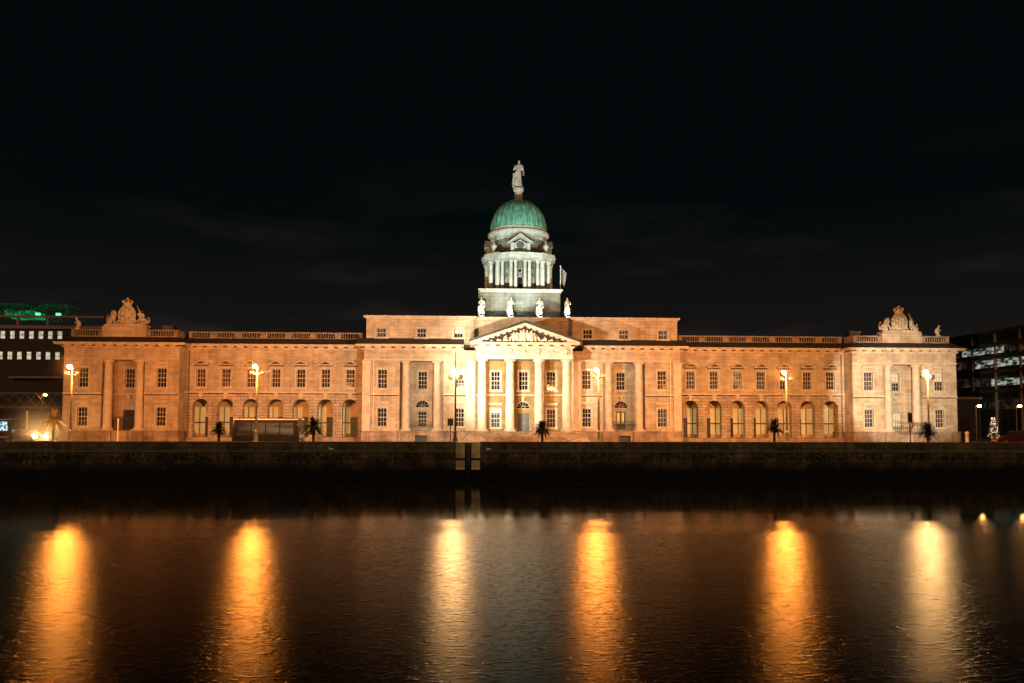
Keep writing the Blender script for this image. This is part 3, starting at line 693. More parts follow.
for i, (x, lab) in enumerate(((-5.75, 'floodlit stone figure at the left corner of the dome base, leftmost of four'), (-1.95, 'floodlit stone figure left of the pediment apex in front of the dome base'),
                              (1.9, 'floodlit stone figure right of the pediment apex in front of the dome base'), (5.6, 'floodlit stone figure at the right corner of the dome base, rightmost of four'))):
    figure('statue', (x+.45, 2.9, 16.85), 2.45, lab, 20+i, 'bend' if i % 2 else 'raise', 'stone figures along the attic below the dome', rz=(-.25,.1,-.1,.3)[i], bd=.5)

def royal_arms(X, label):
    t = empty('heraldic_sculpture', (X, 1.2, 14.72)); tag(t, label, 'sculpture', 'heraldic sculptures on the end pavilions')
    base = MB(); base.box(-2.55,2.55,-.75,.75,0,.2); base.box(-2.3,2.3,-.65,.65,.2,.36); base.build('base', M['trim'], t)
    s = MB(); s.blob((0,-.15,1.45), (.98,.34,1.15), 18); s.tube([(1.02*math.sin(2*PI*k/20)*1.0,-.22,1.45+1.2*math.cos(2*PI*k/20)) for k in range(21)], .13, 6)
    s.tube([(0,-.5,.5),(0,-.5,2.4)], .07, 5); s.tube([(-.85,-.42,1.5),(.85,-.42,1.5)], .07, 5)
    for q in (-1, 1):
        s.blob((q*.42,-.47,1.95), (.2,.1,.26)); s.blob((q*.42,-.47,1.02), (.22,.1,.24)); s.tube([(q*.5,-.1,.45),(q*1.15,-.1,.75),(q*1.35,-.1,.4)], [.2,.16,.08], 6)
    s.build('shield', M['statue'], t, True, .06)
    c = MB(); c.lathe([(.5,2.55),(.55,2.75),(.5,2.85),(.62,3.1)], 12, (0,-.1,0))
    for k in range(6):
        a = k*PI/3; c.tube([(.58*math.cos(a),-.1+.58*math.sin(a),3.0),(.5*math.cos(a),-.1+.5*math.sin(a),3.3),(0,-.1,3.5)], [.1,.09,.08], 5); c.blob((.6*math.cos(a),-.1+.6*math.sin(a),3.2), .13, 6)
    c.blob((0,-.1,3.58), (.17,.17,.2), 8); c.build('crown', M['statue'], t, True, .06)
    L = MB()   # seated lion, left
    L.tube([(-2.25,.05,.5),(-2.05,0,.85),(-1.75,-.05,1.2),(-1.6,-.1,1.45)], [.36,.42,.38,.3], 10); L.blob((-1.65,-.15,1.62), (.4,.38,.42), 12); L.blob((-1.6,-.42,1.58), (.22,.22,.2), 8); L.blob((-1.78,-.3,1.98), .1, 6); L.blob((-1.45,-.3,1.98), .1, 6)
    L.tube([(-1.6,-.2,1.2),(-1.45,-.4,.8),(-1.35,-.5,.42)], [.17,.13,.13], 7); L.tube([(-1.8,-.25,1.1),(-1.85,-.45,.75),(-1.85,-.52,.42)], [.17,.13,.13], 7); L.blob((-2.2,-.2,.6), (.32,.3,.3)); L.tube([(-2.3,-.35,.45),(-1.95,-.5,.42)], [.13,.11], 6)
    L.tube([(-2.5,.1,.45),(-2.65,.1,.95),(-2.5,.1,1.35),(-2.35,.1,1.55)], [.07,.06,.06,.13], 6); L.build('lion', M['statue'], t, True, .06)
    U = MB()   # reclining unicorn, right
    U.tube([(2.3,.05,.55),(2.05,0,.8),(1.75,-.05,1.05),(1.62,-.08,1.4),(1.72,-.12,1.75)], [.36,.38,.34,.24,.17], 10); U.tube([(1.72,-.15,1.78),(1.5,-.25,1.68),(1.32,-.32,1.5)], [.2,.15,.1], 8); U.blob((1.8,-.08,1.98), .08, 6)
    U.tube([(1.9,0,1.75),(1.95,.02,1.4),(2.0,.02,1.1)], [.12,.15,.1], 6)
    U.tube([(1.55,-.2,1.88),(1.32,-.28,2.25),(1.05,-.36,2.72)] if False else [(1.62,-.2,1.85),(1.45,-.26,2.2),(1.2,-.32,2.75)], [.09,.07,.04], 6)
    U.tube([(1.65,-.2,1.0),(1.4,-.42,.75),(1.55,-.5,.42)], [.15,.11,.1], 7); U.tube([(1.85,-.25,.9),(1.75,-.5,.65),(1.95,-.55,.42)], [.15,.11,.1], 7); U.blob((2.25,-.2,.6), (.33,.3,.3)); U.tube([(2.4,-.35,.45),(2.0,-.5,.42)], [.12,.1], 6)
    U.tube([(2.55,.1,.5),(2.7,.1,.9),(2.5,.1,1.3)], [.07,.07,.1], 6); U.build('unicorn', M['statue'], t, True, .06)
royal_arms(-50.0, 'orange lit heraldic shield sculpture with crown, lion and unicorn on left pavilion')
royal_arms(50.05, 'pale lit heraldic shield sculpture with crown, lion and unicorn on right pavilion')
def ornament(X, Y, z, label, flip):
    f = -1 if flip else 1; mb = MB()
    mb.lathe([(.34,0),(.34,.12),(.18,.2),(.2,.34)], 10); mb.tube([(0,0,.3),(f*.16,0,.6),(f*.1,-.02,.95),(-f*.06,-.04,1.2)], [.2,.3,.22,.12], 8); mb.blob((-f*.1,-.08,1.32), (.16,.15,.17), 8)
    mb.tube([(f*.25,0,.95),(f*.4,-.05,.6),(f*.2,-.2,.35)], [.1,.1,.05], 6); mb.tube([(-f*.1,-.1,.9),(-f*.3,-.2,.75)], [.08,.05], 6)
    o = mb.build('roof_statue', M['statue'], None, True, .04, (X,Y,z)); tag(o, label, 'statue', 'small figures on the pavilion parapets')
ornament(-55.9, .75, 14.33, 'small pale stone figure left of the shield on the left pavilion parapet', False)
ornament(55.15, .75, 14.33, 'small pale stone figure right of the shield on the right pavilion parapet', True)

# flag on the dome base
t = empty('flag', (5.35, 5.2, 20.52)); tag(t, 'limp blue and white flag on short pole beside the dome colonnade', 'flag')
MB().tube([(0,0,0),(.0,0,3.6)], .05, 6).build('flagpole', M['pole'], t)
fg = MB()
for i in range(6):
    for j in range(8):
        p = lambda u, v: (.05+u*.13-.03*v*u*.2, -.12*math.sin(u*2.2+v*.4), 3.4-v*.25-u*.14)
        fg.quad(p(i,j), p(i+1,j), p(i+1,j+1), p(i,j+1))
fm, nt, b = nmat('flag_cloth'); mp = mapped(nt); sx = N(nt, 'ShaderNodeSeparateXYZ'); nt.links.new(mp.outputs[0], sx.inputs[0])
nt.links.new(ramp(nt, sx.outputs[0], .30, (.03,.08,.22), .40, (.22,.24,.25)), b.inputs['Base Color']); b.inputs['Roughness'].default_value = .8
fg.build('cloth', fm, t, True)

# floodlights at the feet of the roof figures, aimed at the dome tower
for i, (x, lab) in enumerate(((-5.75,'lit floodlight at the foot of the leftmost roof figure'),(-1.95,'lit floodlight at the foot of the figure left of the apex'),
                              (1.9,'lit floodlight at the foot of the figure right of the apex'),(5.6,'lit floodlight at the foot of the rightmost roof figure'))):
    t = empty('floodlight', (x+.45, 2.15, 16.36)); tag(t, lab, 'floodlight', 'floodlights below the dome')
    h = MB(); h.box(-.25,.25,-.16,.0,.32,.62); h.box(-.05,.05,-.08,.0,0,.32); h.build('housing', M['alu'], t)
    MB().blob((0,.1,.50), (.26,.14,.2), 10).build('lens', M['lens_white'], t)
    spot('lamp', (0,.45,.7), (-x*.55, 7, 9.5), 1300, DOMEW, 130, t, .5, .15)

# ------------------------------------------------------------------ the street
def lamp_post(X, Y, H, label, sodium=True, white=False, k=1.0):
    t = empty('street_lamp', (X, Y, 0)); tag(t, label, 'street lamp', 'tall floodlight lamp posts along the quay')
    pm = M['darkpole'] if white and X < 0 else M['pole']
    b = MB(); b.lathe([(.26,0),(.26,.9),(.2,1.0),(.22,1.2),(.16,1.5),(.16,1.9),(.2,1.95),(.12,2.1)], 10); b.build('base', pm, t, True)
    top = H+.1 if not (white and X < 0) else 9.7
    MB().tube([(0,0,2.0),(0,0,H*.6),(0,0,H+.1),(0,0,top)], [.11,.085,.07,.03 if top > H+.2 else .06], 8).build('post', pm, t, True)
    a = MB(); a.tube([(0,0,H-.1),(-.12,0,H-.14),(-.22,0,H-.12)], .035, 6); a.build('arm', pm, t)
    MB().blob((-.24,-.06,H+.06), (.2,.2,.17), 12).build('lamp_head', M['lamp_warm' if white else 'lamp_sodium'], t, True)
    MB().tube([(-.62,0,H-.68),(.62,0,H-.68)], .045, 6).build('crossbar', pm, t)
    for q in (-1, 1):
        f = MB(); f.box(q*.5-.22, q*.5+.22, -.1, .16, H-.62, H-.24) if white else f.box(q*.5-.17, q*.5+.17, -.08, .12, H-.62, H-.4)
        f.build('floodlight_head', M['alu'] if white else M['pole'], t)
    return t
def flood(t, q, H, target, power, colr, ang=150, bl=.5):
    loc = Vector((q*.5, .3, H-.45)); w = Vector(target)-Vector(t.location)
    return spot('floodlight_beam', loc, w, power, colr, ang, t, bl, .18)
posts = []
for X, H, lab, wh in ((-44.45, 8.0, 'cream lamp post with orange lamp in front of the left pavilion', False), (-27.15, 8.15, 'cream lamp post with orange lamp in front of the left wing', False),
                      (-8.1, 7.75, 'dark lamp post with tall mast and two floodlights left of the portico', True), (5.95, 8.0, 'cream lamp post with orange lamp right of the portico', False),
                      (24.8, 7.85, 'cream lamp post with orange lamp in front of the right wing', False), (39.35, 8.0, 'lamp post with two floodlights in front of the right pavilion', True)):
    posts.append((lamp_post(X, -22, H, lab, white=wh), H, X, wh))
for (t, H, X, wh) in posts:
    if X == -44.45: flood(t, -1, H, (-50,0,5), 4200, (1,.26,.06)); flood(t, 1, H, (-38,0,6), 4600, (1,.30,.075))
    elif X == -27.15: flood(t, -1, H, (-33,0,7), 8600, SODIUM); flood(t, 1, H, (-21,0,7), 8200, SODIUM); flood(t, 1, H, (-1,0,11.5), 58000, (1,.78,.52), 38, .6)
    elif X == -8.1: flood(t, -1, H, (-15,0,7), 20000, (1,.77,.50), 90, .7); flood(t, 1, H, (0,0,10), 40000, WHITE, 58, .7); flood(t, -1, H, (TX,TY,29), 40000, DOMEW, 27, .35)
    elif X == 5.95: flood(t, -1, H, (3,0,-3), 2600, SODIUM, 84, .8); flood(t, 1, H, (15,0,0), 13000, (1,.60,.31), 84, .8); flood(t, -1, H, (TX,TY,29), 40000, DOMEW, 27, .35)
    elif X == 24.8: flood(t, -1, H, (20,0,6), 11000, SODIUM); flood(t, 1, H, (32,0,7), 12500, SODIUM)
    else: flood(t, -1, H, (42,0,7), 6000, SODIUM); flood(t, 1, H, (49,0,7.5), 38000, (1,.84,.57), 44, .5)

# scatter balls added round the lamps to imitate lens glow
hm = bpy.data.materials.new('lamp_halo'); hm.use_nodes = True; hn = hm.node_tree; hn.nodes.clear()
ho = hn.nodes.new('ShaderNodeOutputMaterial'); hs = hn.nodes.new('ShaderNodeVolumeScatter'); hs.inputs['Anisotropy'].default_value = .2
hn.links.new(hs.outputs[0], ho.inputs['Volume'])
hz_ = MB(); last = None
htc = hn.nodes.new('ShaderNodeTexCoord')
for c_, r_, k_ in [((X-.24, -22.06, H+.06), 2.3, .0042) for (t, H, X, wh) in posts] + [((-56.2,-6,1.3), 5.5, .10)]:
    hz_.blob(c_, (r_*1.02,)*3, 24)
    dn = N(hn, 'ShaderNodeVectorMath', operation='DISTANCE'); hn.links.new(htc.outputs['Object'], dn.inputs[0]); dn.inputs[1].default_value = c_
    mr = N(hn, 'ShaderNodeMapRange'); mr.interpolation_type = 'SMOOTHERSTEP'; hn.links.new(dn.outputs['Value'], mr.inputs[0])
    for q_, v_ in enumerate((0, r_, k_, 0)): mr.inputs[q_+1].default_value = v_
    if last is None: last = mr.outputs[0]
    else:
        ad = N(hn, 'ShaderNodeMath', operation='ADD'); hn.links.new(last, ad.inputs[0]); hn.links.new(mr.outputs[0], ad.inputs[1]); last = ad.outputs[0]
hn.links.new(last, hs.inputs['Density'])
tag(hz_.build('halo', hm, None, True), 'faint added lens-glow haze glowing around the quay lamps and headlights', 'halo', kind='stuff')
# palms
def frond_crown(mb, R0, n, seed, droop=.5, zc=0):
    random.seed(seed)
    for i in range(n):
        a = random.uniform(0, 2*PI); el = random.uniform(-.55, 1.35); L = R0*random.uniform(.75, 1.1)
        d = Vector((math.cos(a)*math.cos(el), math.sin(a)*math.cos(el), math.sin(el))); side = Vector((-math.sin(a), math.cos(a), 0))
        pts = [d*L*t + Vector((0,0,-droop*L*t*t*math.cos(el))) + Vector((0,0,zc)) for t in (0,.25,.5,.75,1)]
        for j in range(4):
            wd = (.05,.075,.07,.05,.01)
            mb.quad(pts[j]-side*wd[j], pts[j]+side*wd[j], pts[j+1]+side*wd[j+1], pts[j+1]-side*wd[j+1])
            for q in (-1, 1):
                for u in (.3, .8):
                    p = pts[j].lerp(pts[j+1], u); tip = p + side*q*.16*R0*(1.1-j*.18) + d*.12*R0 + Vector((0,0,-.08*R0))
                    mb.add([p-d*.02, p+d*.02, tip], [(0,1,2)])
M['frond'] = plain('dark_palm_leaf', (.022,.032,.014), .6, var=.5)
M['frond_lit'] = plain('lit_palm_leaf', (.42,.38,.16), .6, var=.4)  # lightened leaf copy: the light falling on it is in its colour
M['bark'] = plain('palm_bark', (.035,.025,.018), .9, bump=.03)
def palm(X, Y, H, R0, label, seed, leaf='frond', n=130):
    t = empty('palm_tree', (X,Y,0)); tag(t, label, 'palm tree', 'small palms along the quay')
    tr = MB(); tr.lathe([(.2,0),(.15,.3)]+[(.12+.015*(i%2), .3+(H-.3)*i/16) for i in range(17)], 10); tr.build('trunk', M['bark'], t)
    c = MB(); frond_crown(c, R0, n, seed, zc=H); c.build('crown', M[leaf], t); return t
palm(-30.3, -23.0, 2.25, .85, 'small dark palm on the quay before the left wing, left of the bus', 1)
palm(-21.5, -23.0, 2.5, 1.12, 'small dark palm on the quay near the right end of the left wing', 2)
palm(.3, -23.0, 2.35, 1.0, 'small dark palm silhouetted before the portico steps', 3)
palm(23.1, -23.0, 2.55, 1.0, 'small dark palm before the right wing beside a cream lamp post', 4)
palm(38.6, -23.0, 2.15, 1.1, 'small dark palm before the right pavilion balcony', 5)
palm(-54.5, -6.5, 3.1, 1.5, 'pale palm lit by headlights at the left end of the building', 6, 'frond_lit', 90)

# bus standing on the quay road
M['bus_body'] = plain('dark_bus_paint', (.022,.016,.016), .3, .2, var=.1)
M['bus_trim'] = plain('pale_bus_stripe', (.55,.52,.50), .4, var=.1)
M['tyre'] = plain('tyre_rubber', (.012,.012,.012), .9)
M['bus_glass'] = glass('bus_window_glass', (.012,.011,.011))
M['bus_glass_lit'] = glass('lit_bus_window_glass', (.05,.07,.07), (.55,.9,1), 2.2)
def bus(loc, rz, L, label, body, gl, n=6, Hh=3.3):
    t = empty('bus', loc, rz); tag(t, label, 'bus'); W = 1.25
    prof = [(-L/2,.35),(-L/2+.05,2.0),(-L/2+.25,Hh-.25),(-L/2+.6,Hh),(L/2-.6,Hh),(L/2-.2,Hh-.2),(L/2-.05,1.9),(L/2,.9),(L/2-.05,.35)]
    MB().prism(prof, -W, W).build('body', body, t)
    for s in (-1, 1):
        for i in range(n):
            x0 = -L/2+.55+i*(L-1.0)/n; x1 = x0+(L-1.0)/n-.12; y = s*(W+.012)
            MB().box(x0, x1, min(y, s*W), max(y, s*W), 1.55, 2.75).build('window', gl, t)
        y = s*(W+.014); MB().box(-L/2+.1, L/2-.1, min(y, s*W), max(y, s*W), Hh-.22, Hh-.12).build('roof_stripe', M['bus_trim'], t)
        MB().box(-L/2+.1, L/2-.1, min(y, s*W), max(y, s*W), .62, .74).build('skirt_stripe', M['bus_trim'], t)
        for x in (-L/2+1.8, L/2-2.2):
            wh = MB().tube([(x,s*(W-.25),.48),(x,s*(W+.02),.48)], .48, 20).build('wheel', M['tyre'], t); MB().tube([(x,s*(W-.1),.48),(x,s*(W+.04),.48)], .25, 14).build('hub', M['alu'], wh)
        MB().blob((L/2-.02, s*.85, .95), (.06,.18,.12), 8).build('headlight', M['bus_trim'], t)
        MB().box(-L/2-.02, -L/2+.04, s*.95-.12, s*.95+.12, .9, 1.25).build('tail_light', M['taillight'], t)
        m_ = MB(); m_.tube([(L/2-.3,s*W,2.6),(L/2+.1,s*(W+.2),2.5),(L/2+.1,s*(W+.22),2.0)], .04, 5); m_.box(L/2+.06,L/2+.12,s*(W+.22)-.1,s*(W+.22)+.1,1.95,2.35); m_.build('mirror', M['iron'], t)
    MB().quad((L/2+.01,-1.1,1.25),(L/2+.01,1.1,1.25),(L/2-.19,1.1,2.85),(L/2-.19,-1.1,2.85)).build('windscreen', gl, t)
    return t
bus((-27.0,-18,0), 0, 6.6, 'dark single deck bus on the quay road before the left wing arches', M['bus_body'], litglass('bus_saloon_glass', (.012,.007,.004), (.30,.19,.10), .55, (.25,1,1.6), .4, .7), 4)
bus((-73.2,10,0), R(4), 9.5, 'bus with bright bluish windows at the far left under the railway bridge', M['bus_body'], M['bus_glass_lit'], 5, 3.2)

def car(loc, rz, label, c, lit=None):
    t = empty('parked_car', loc, rz); tag(t, label, 'car'); W = .9
    pm = plain('car_paint_'+str(len(bpy.data.materials)), c, .25, .3, var=.05)
    lo = [(-2.2,.35),(-2.25,.8),(-2.1,1.05),(-1.2,1.12),(1.0,1.08),(1.9,.98),(2.2,.8),(2.22,.4),(2.0,.28),(-2.0,.28)]
    bd = MB().prism(lo, -W, W).build('body', pm, t)
    bv = bd.modifiers.new('round', 'BEVEL'); bv.width = .07; bv.segments = 2
    cab = MB(); z0, z1 = 1.08, 1.62; bb = [(-1.75,.82),(1.0,.82)]; tt = [(-1.25,.66),(.35,.66)]
    vs = [(-1.75,-.82,z0),(1.0,-.82,z0),(1.0,.82,z0),(-1.75,.82,z0),(-1.3,-.66,z1),(.3,-.66,z1),(.3,.66,z1),(-1.3,.66,z1)]
    cab.add(vs, [(0,3,2,1),(4,5,6,7),(0,1,5,4),(1,2,6,5),(2,3,7,6),(3,0,4,7)]); cab.build('cabin', M['bus_glass'], t)
    MB().box(-1.3,.3,-.66,.66,z1-.01,z1+.05).build('roof', pm, t)
    for s in (-1, 1):
        for x in (-1.35, 1.4):
            wh = MB().tube([(x,s*(W-.2),.33),(x,s*(W+.02),.33)], .33, 18).build('wheel', M['tyre'], t); MB().tube([(x,s*(W-.1),.33),(x,s*(W+.035),.33)], .2, 12).build('hub', M['alu'], wh)
        MB().blob((2.17,s*.62,.86), (.12,.2,.15), 10).build('headlight', M['headlight'] if lit else M['bus_trim'], t)
        MB().box(-2.28,-2.2,s*.68-.14,s*.68+.14,.78,.98).build('tail_light', M['taillight'], t)
    MB().box(2.2,2.26,-.5,.5,.45,.62).build('number_plate', M['frame'], t)
    return t
car((-58.1,-5.0,.22), R(-27), 'dark car facing the river with both headlights blazing at far left', (.05,.05,.055), True)
car((57.2,-10.0,.3), R(170), 'red car waiting on the road at the far right', (.06,.006,.006))
car((64.5,-4.0,.2), R(178), 'dark grey car on the road behind the red car', (.04,.04,.045))

def small_lamp(X, Y, H, label, grp='small street lamps in the side streets'):
    t = empty('small_street_lamp', (X,Y,0)); tag(t, label, 'street lamp', grp)
    MB().tube([(0,0,0),(0,0,H-.3),(0,0,H)], [.09,.06,.04], 8).build('post', M['darkpole'], t)
    MB().tube([(0,0,H-.05),(.25,0,H+.1),(.45,0,H+.05)], .035, 6).build('arm', M['darkpole'], t)
    MB().blob((.5,0,H-.04), (.24,.2,.16), 10).build('lamp_head', M['lamp_small'], t)
small_lamp(63.0, 5, 5.25, 'orange street lamp just right of the right pavilion')
small_lamp(68.8, 5, 5.25, 'orange street lamp at the far right edge')
small_lamp(-73.5, 25, 6.9, 'orange street lamp by the railway bridge at far left')
# plain posts
def bollard(X, Y, H, r, label, mat='pole'):
    o = MB().lathe([(r*1.3,0),(r*1.3,.12),(r,.2),(r,H-.25),(r*1.25,H-.22),(r*1.25,H-.12),(r*.9,H-.1),(r*.5,H)], 12).build('post', M[mat], None, True, 0, (X,Y,0)); tag(o, label, 'post')
bollard(50.1,-12,1.95,.2,'pale stubby pillar on the quay right of the right pavilion')
bollard(-61.2,0,4.1,.11,'slim leaning pale post beside the bright headlights at far left')
bollard(-44.7,-12,3.2,.07,'thin white post before the left pavilion recess')
o = MB(); o.box(-.28,.28,-.12,.12,2.55,3.25); o.tube([(0,0,0),(0,0,2.6)], .05, 6)
tag(o.build('notice_board', M['darkpole'], None, loc=(-8.55,-22.3,0)), 'small dark sign box on a post beside the dark floodlight mast', 'sign')
def signal(X, Y, label):
    t = empty('traffic_light', (X,Y,0)); tag(t, label, 'traffic light')
    MB().tube([(0,0,0),(0,0,3.9)], .06, 8).build('post', M['darkpole'], t)
    h = MB(); h.box(-.16,.16,-.14,.12,3.0,3.95); h.build('signal_head', M['iron'], t)
    for i, n in enumerate(('red_light','amber_light','green_light')): MB().blob((0,-.15,3.78-i*.3), (.1,.05,.1), 8).build(n, M['door'], t)
signal(38.0,-21.0,'dark unlit traffic light beside the palm at the right pavilion')

# lit bush by the right pavilion
t = empty('lit_tree', (61.8, 0, 0)); tag(t, 'small tree covered in white fairy lights at far right', 'tree')
MB().tube([(0,0,0),(0.05,0,1.0),(0,0,2.2)], [.1,.08,.04], 7).build('trunk', M['bark'], t)
random.seed(4); lf = MB(); fl = MB()
for i in range(420):
    u = random.random(); r = .75*(1-u*.75)*random.random()**.4; a = random.uniform(0, 2*PI); p = Vector((r*math.cos(a), r*math.sin(a), .9+u*2.7))
    d = Vector((random.uniform(-1,1),random.uniform(-1,1),random.uniform(-1,1))).normalized()*.11; e2 = d.orthogonal()*.6
    lf.add([p-d, p+e2, p+d], [(0,1,2)])
    if i % 6 == 0: fl.blob(p+Vector((0,-.08,0)), .045, 5)
lf.build('crown', M['frond_lit'], t); fl.build('fairy_lights', emit('fairy_light', (1,.9,.65), 1.6), t)

# ------------------------------------------------------------------ background buildings
M['brick_dark'] = plain('dark_office_wall', (.05,.033,.028), .85, var=.3, scale=.5)
M['concrete'] = plain('office_concrete_beam', (.32,.2,.16), .85, var=.3)
M['glass_dark'] = glass('dark_office_glass', (.012,.014,.016))
M['win_lit'] = emit('lit_office_window', (1,.86,.55), .85)
M['win_dim'] = litglass('added_dim_window', (.004,.003,.003), (.10,.07,.045), .45, (.4,.4,.7), .45, .7)  # weak emission added so the right office block looks less black
M['win_var2'] = litglass('office_lit_window', (.35,.28,.18), (1,.92,.68), .75, (1.6,1.6,2.6), .35, .6)
M['green_glow'] = litglass('green_glow_mesh', (.0,.10,.03), (.03,.85,.22), .4, (.5,.5,.9), .35, .65)  # green lamplight on the roof put in as emission
M['green_dim'] = litglass('dim_green_glow_lattice', (.002,.012,.005), (.01,.14,.045), .5, (.25,.25,.6), .45, .75)  # lattice emission stands in for green lamplight falling on it
M['green_lens'] = emit('green_floodlight_lens', (.04,1,.3), 2.2)
t = empty('office_building', (-84, 40, 0)); tag(t, 'dark office block with two rows of lit windows and green lit roof at far left', 'building')
MB().box(-30, 10, 0, 26, 0, 19).build('wall', M['brick_dark'], t)
bm_ = MB(); bm_.box(-30.2, 12.5, -.35, .0, 18.95, 19.5); bm_.box(-30.2, 12.5, -.35, 0, 20.9, 21.3); bm_.build('roof_beam', M['concrete'], t)
for k in range(7): MB().box(-27.8+k*5.1-.22, -27.8+k*5.1+.22, -.33, 0, 19.5, 20.9).build('roof_post', M['concrete'], t)
for row, (z, xs) in enumerate(((17.85, [-4.9+1.62*i for i in range(-9, 7)]), (14.2, [-5.2+1.62*i for i in range(-9, 7)]))):
    for i, x in enumerate(xs):
        lit = True
        w = MB().box(x-.36, x+.36, -.03, .05, z-.65, z+.65).build('window', M['win_var2' if lit else 'brick_dark'], t)
        MB().box(x-.37, x+.37, -.06, -.03, z-.08, z-.02).build('window_bar', M['brick_dark'], w)
MB().box(-3, 6, -1.2, 0, 10.2, 10.5).build('balcony', M['concrete'], t)
vault = MB(); n = 16
for i in range(n+1):
    for s_ in (-1, 1):
        pts = [(-19+22*(i/n)+s_*3.2*(k/8-.5)*1.6, 5-4.6*math.cos(PI*k/8)*1.0, 21.4+2.6*math.sin(PI*k/8)) for k in range(9)]
        vault.tube(pts, .09, 4)
vault.build('roof_vault', M['green_dim'], t)
MB().box(-6.2, -1.4, 2.4, 6.5, 21.3, 22.5).build('roof_plant_room', M['green_glow'], t)
for x in (-8.6, .9, 4.4):
    g = MB(); g.box(x-.35, x+.35, -.1, .3, 21.35, 21.75); o = g.build('green_floodlight', M['green_lens'], t)
t = empty('railway_bridge', (-75, 25, 0)); tag(t, 'dark lattice girder railway bridge crossing the street at far left', 'bridge')
M['girder'] = plain('weathered_girder', (.16,.13,.11), .7, var=.3)
g = MB(); g.box(-30, 7, -.15, .15, 4.75, 5.1); g.box(-30, 7, -.15, .15, 7.0, 7.25); g.build('girder', M['girder'], t)
for k in range(22):
    x = -29+k*1.65; l = MB(); l.tube([(x,-.16,5.05),(x+1.65,-.16,7.05)], .07, 4); l.tube([(x+1.65,-.2,5.05),(x,-.2,7.05)], .07, 4); l.build('lattice_brace', M['girder'], t)
MB().box(-30, 7, .2, 8, 4.5, 4.8).build('deck', M['brick_dark'], t)
for x in (-18, 4): MB().box(x-1, x+1, .3, 7, 0, 4.5).build('pier', M['brick_dark'], t)

t = empty('glass_office_building', (85, 27, 0)); tag(t, 'dark glass office block with rows of greenish lit windows at far right', 'building')
MB().box(0, 30, -14, 34, 0, 18.7).build('wall', M['glass_dark'], t)
for z in (8.4, 11.8, 14.4, 16.6, 18.8): MB().box(-.5, 30.1, -14.3, 34.2, z-.25, z+.25).build('floor_slab', M['brick_dark'], t)
for z0, z1, ya, yb in ((15.0,16.1,2,13.5),(12.6,13.9,-8,10),(9.3,10.5,-12,6),(9.0,10.0,15,19)):
    k = int((yb-ya)/1.6)
    for i in range(k):
        y = ya+i*1.6; MB().box(-.06, .02, y, y+1.45, z0, z1).build('window', M['win_var'], t)
for y in range(-14, 34, 6): MB().box(-.35, -.07, y-.15, y+.15, 0, 18.5).build('mullion', M['concrete'], t)
for z in (5.2, 9.3, 12.6, 15.0):
    for i in range(19):
        y = -13.2+i*2.4; MB().box(-.05, .015, y, y+2.0, z+.03, z+1.6).build('window', M['win_dim'], t)
pr = MB(); pr.add([(-2,24,19.3),(6,24,20.6),(6,34,20.6),(-2,34,19.3)], [(0,1,2,3)]); pr.build('roof_canopy', M['concrete'], t)
t = empty('street_building', (72, 34, 0)); tag(t, 'low dark building front lit orange by street lamps at far right', 'building')
MB().box(-8, 12, 0, 10, 0, 7.2).build('wall', M['brick_dark'], t); MB().box(-8.2, 12.2, -.2, 0, 7.0, 7.4).build('parapet', M['concrete'], t)
for i in range(6): MB().box(-7+i*3, -5.2+i*3, -.06, .02, 1.0, 3.4).build('shop_window', M['pane_warm'], t)

# ------------------------------------------------------------------ quay wall, ground, water
M['quay'] = stone('quay_masonry', (.165,.125,.078), bw=1.6, rh=.5, joint=.5, mortar=.03, stain=.6, dirt=.6, low=(-1.5,-.1,(.004,.0055,.005)), bumpd=.06)
M['coping'] = plain('quay_coping', (.15,.115,.08), .85, var=.4, scale=1.2, bump=.03)
M['pier'] = stone('pale_pier_stone', (.80,.64,.36), bw=.9, rh=.6, joint=.5, stain=.5, dirt=.5)
M['weed'] = plain('wet_weed', (.012,.016,.009), .8, var=.5)
Q = empty('quay_wall', (0,-25,0)); tag(Q, 'long dark stone quay wall with parapet rising from the river', 'wall')
q = MB(); q.quad((-140,0,-6),(-7.95,0,-6),(-7.95,0,.1),(-140,0,.1)); q.quad((-5.7,0,-6),(140,0,-6),(140,0,.1),(-5.7,0,.1)); q.quad((-7.95,.4,-6),(-5.7,.4,-6),(-5.7,.4,1.0),(-7.95,.4,1.0)); q.quad((-7.95,0,-6),(-7.95,.4,-6),(-7.95,.4,.1),(-7.95,0,.1)); q.quad((-5.7,0,-6),(-5.7,.4,-6),(-5.7,.4,.1),(-5.7,0,.1))
q.build('river_face', M['quay'], Q)
for a, b in ((-140,-7.98),(-5.68,140)):
    MB().box(a, b, -.12, .45, .1, .26).build('ledge', M['coping'], Q)
    MB().box(a, b, .0, .42, .26, .95).build('parapet', M['quay'], Q)
    MB().box(a, b, -.06, .48, .95, 1.09).build('coping', M['coping'], Q)
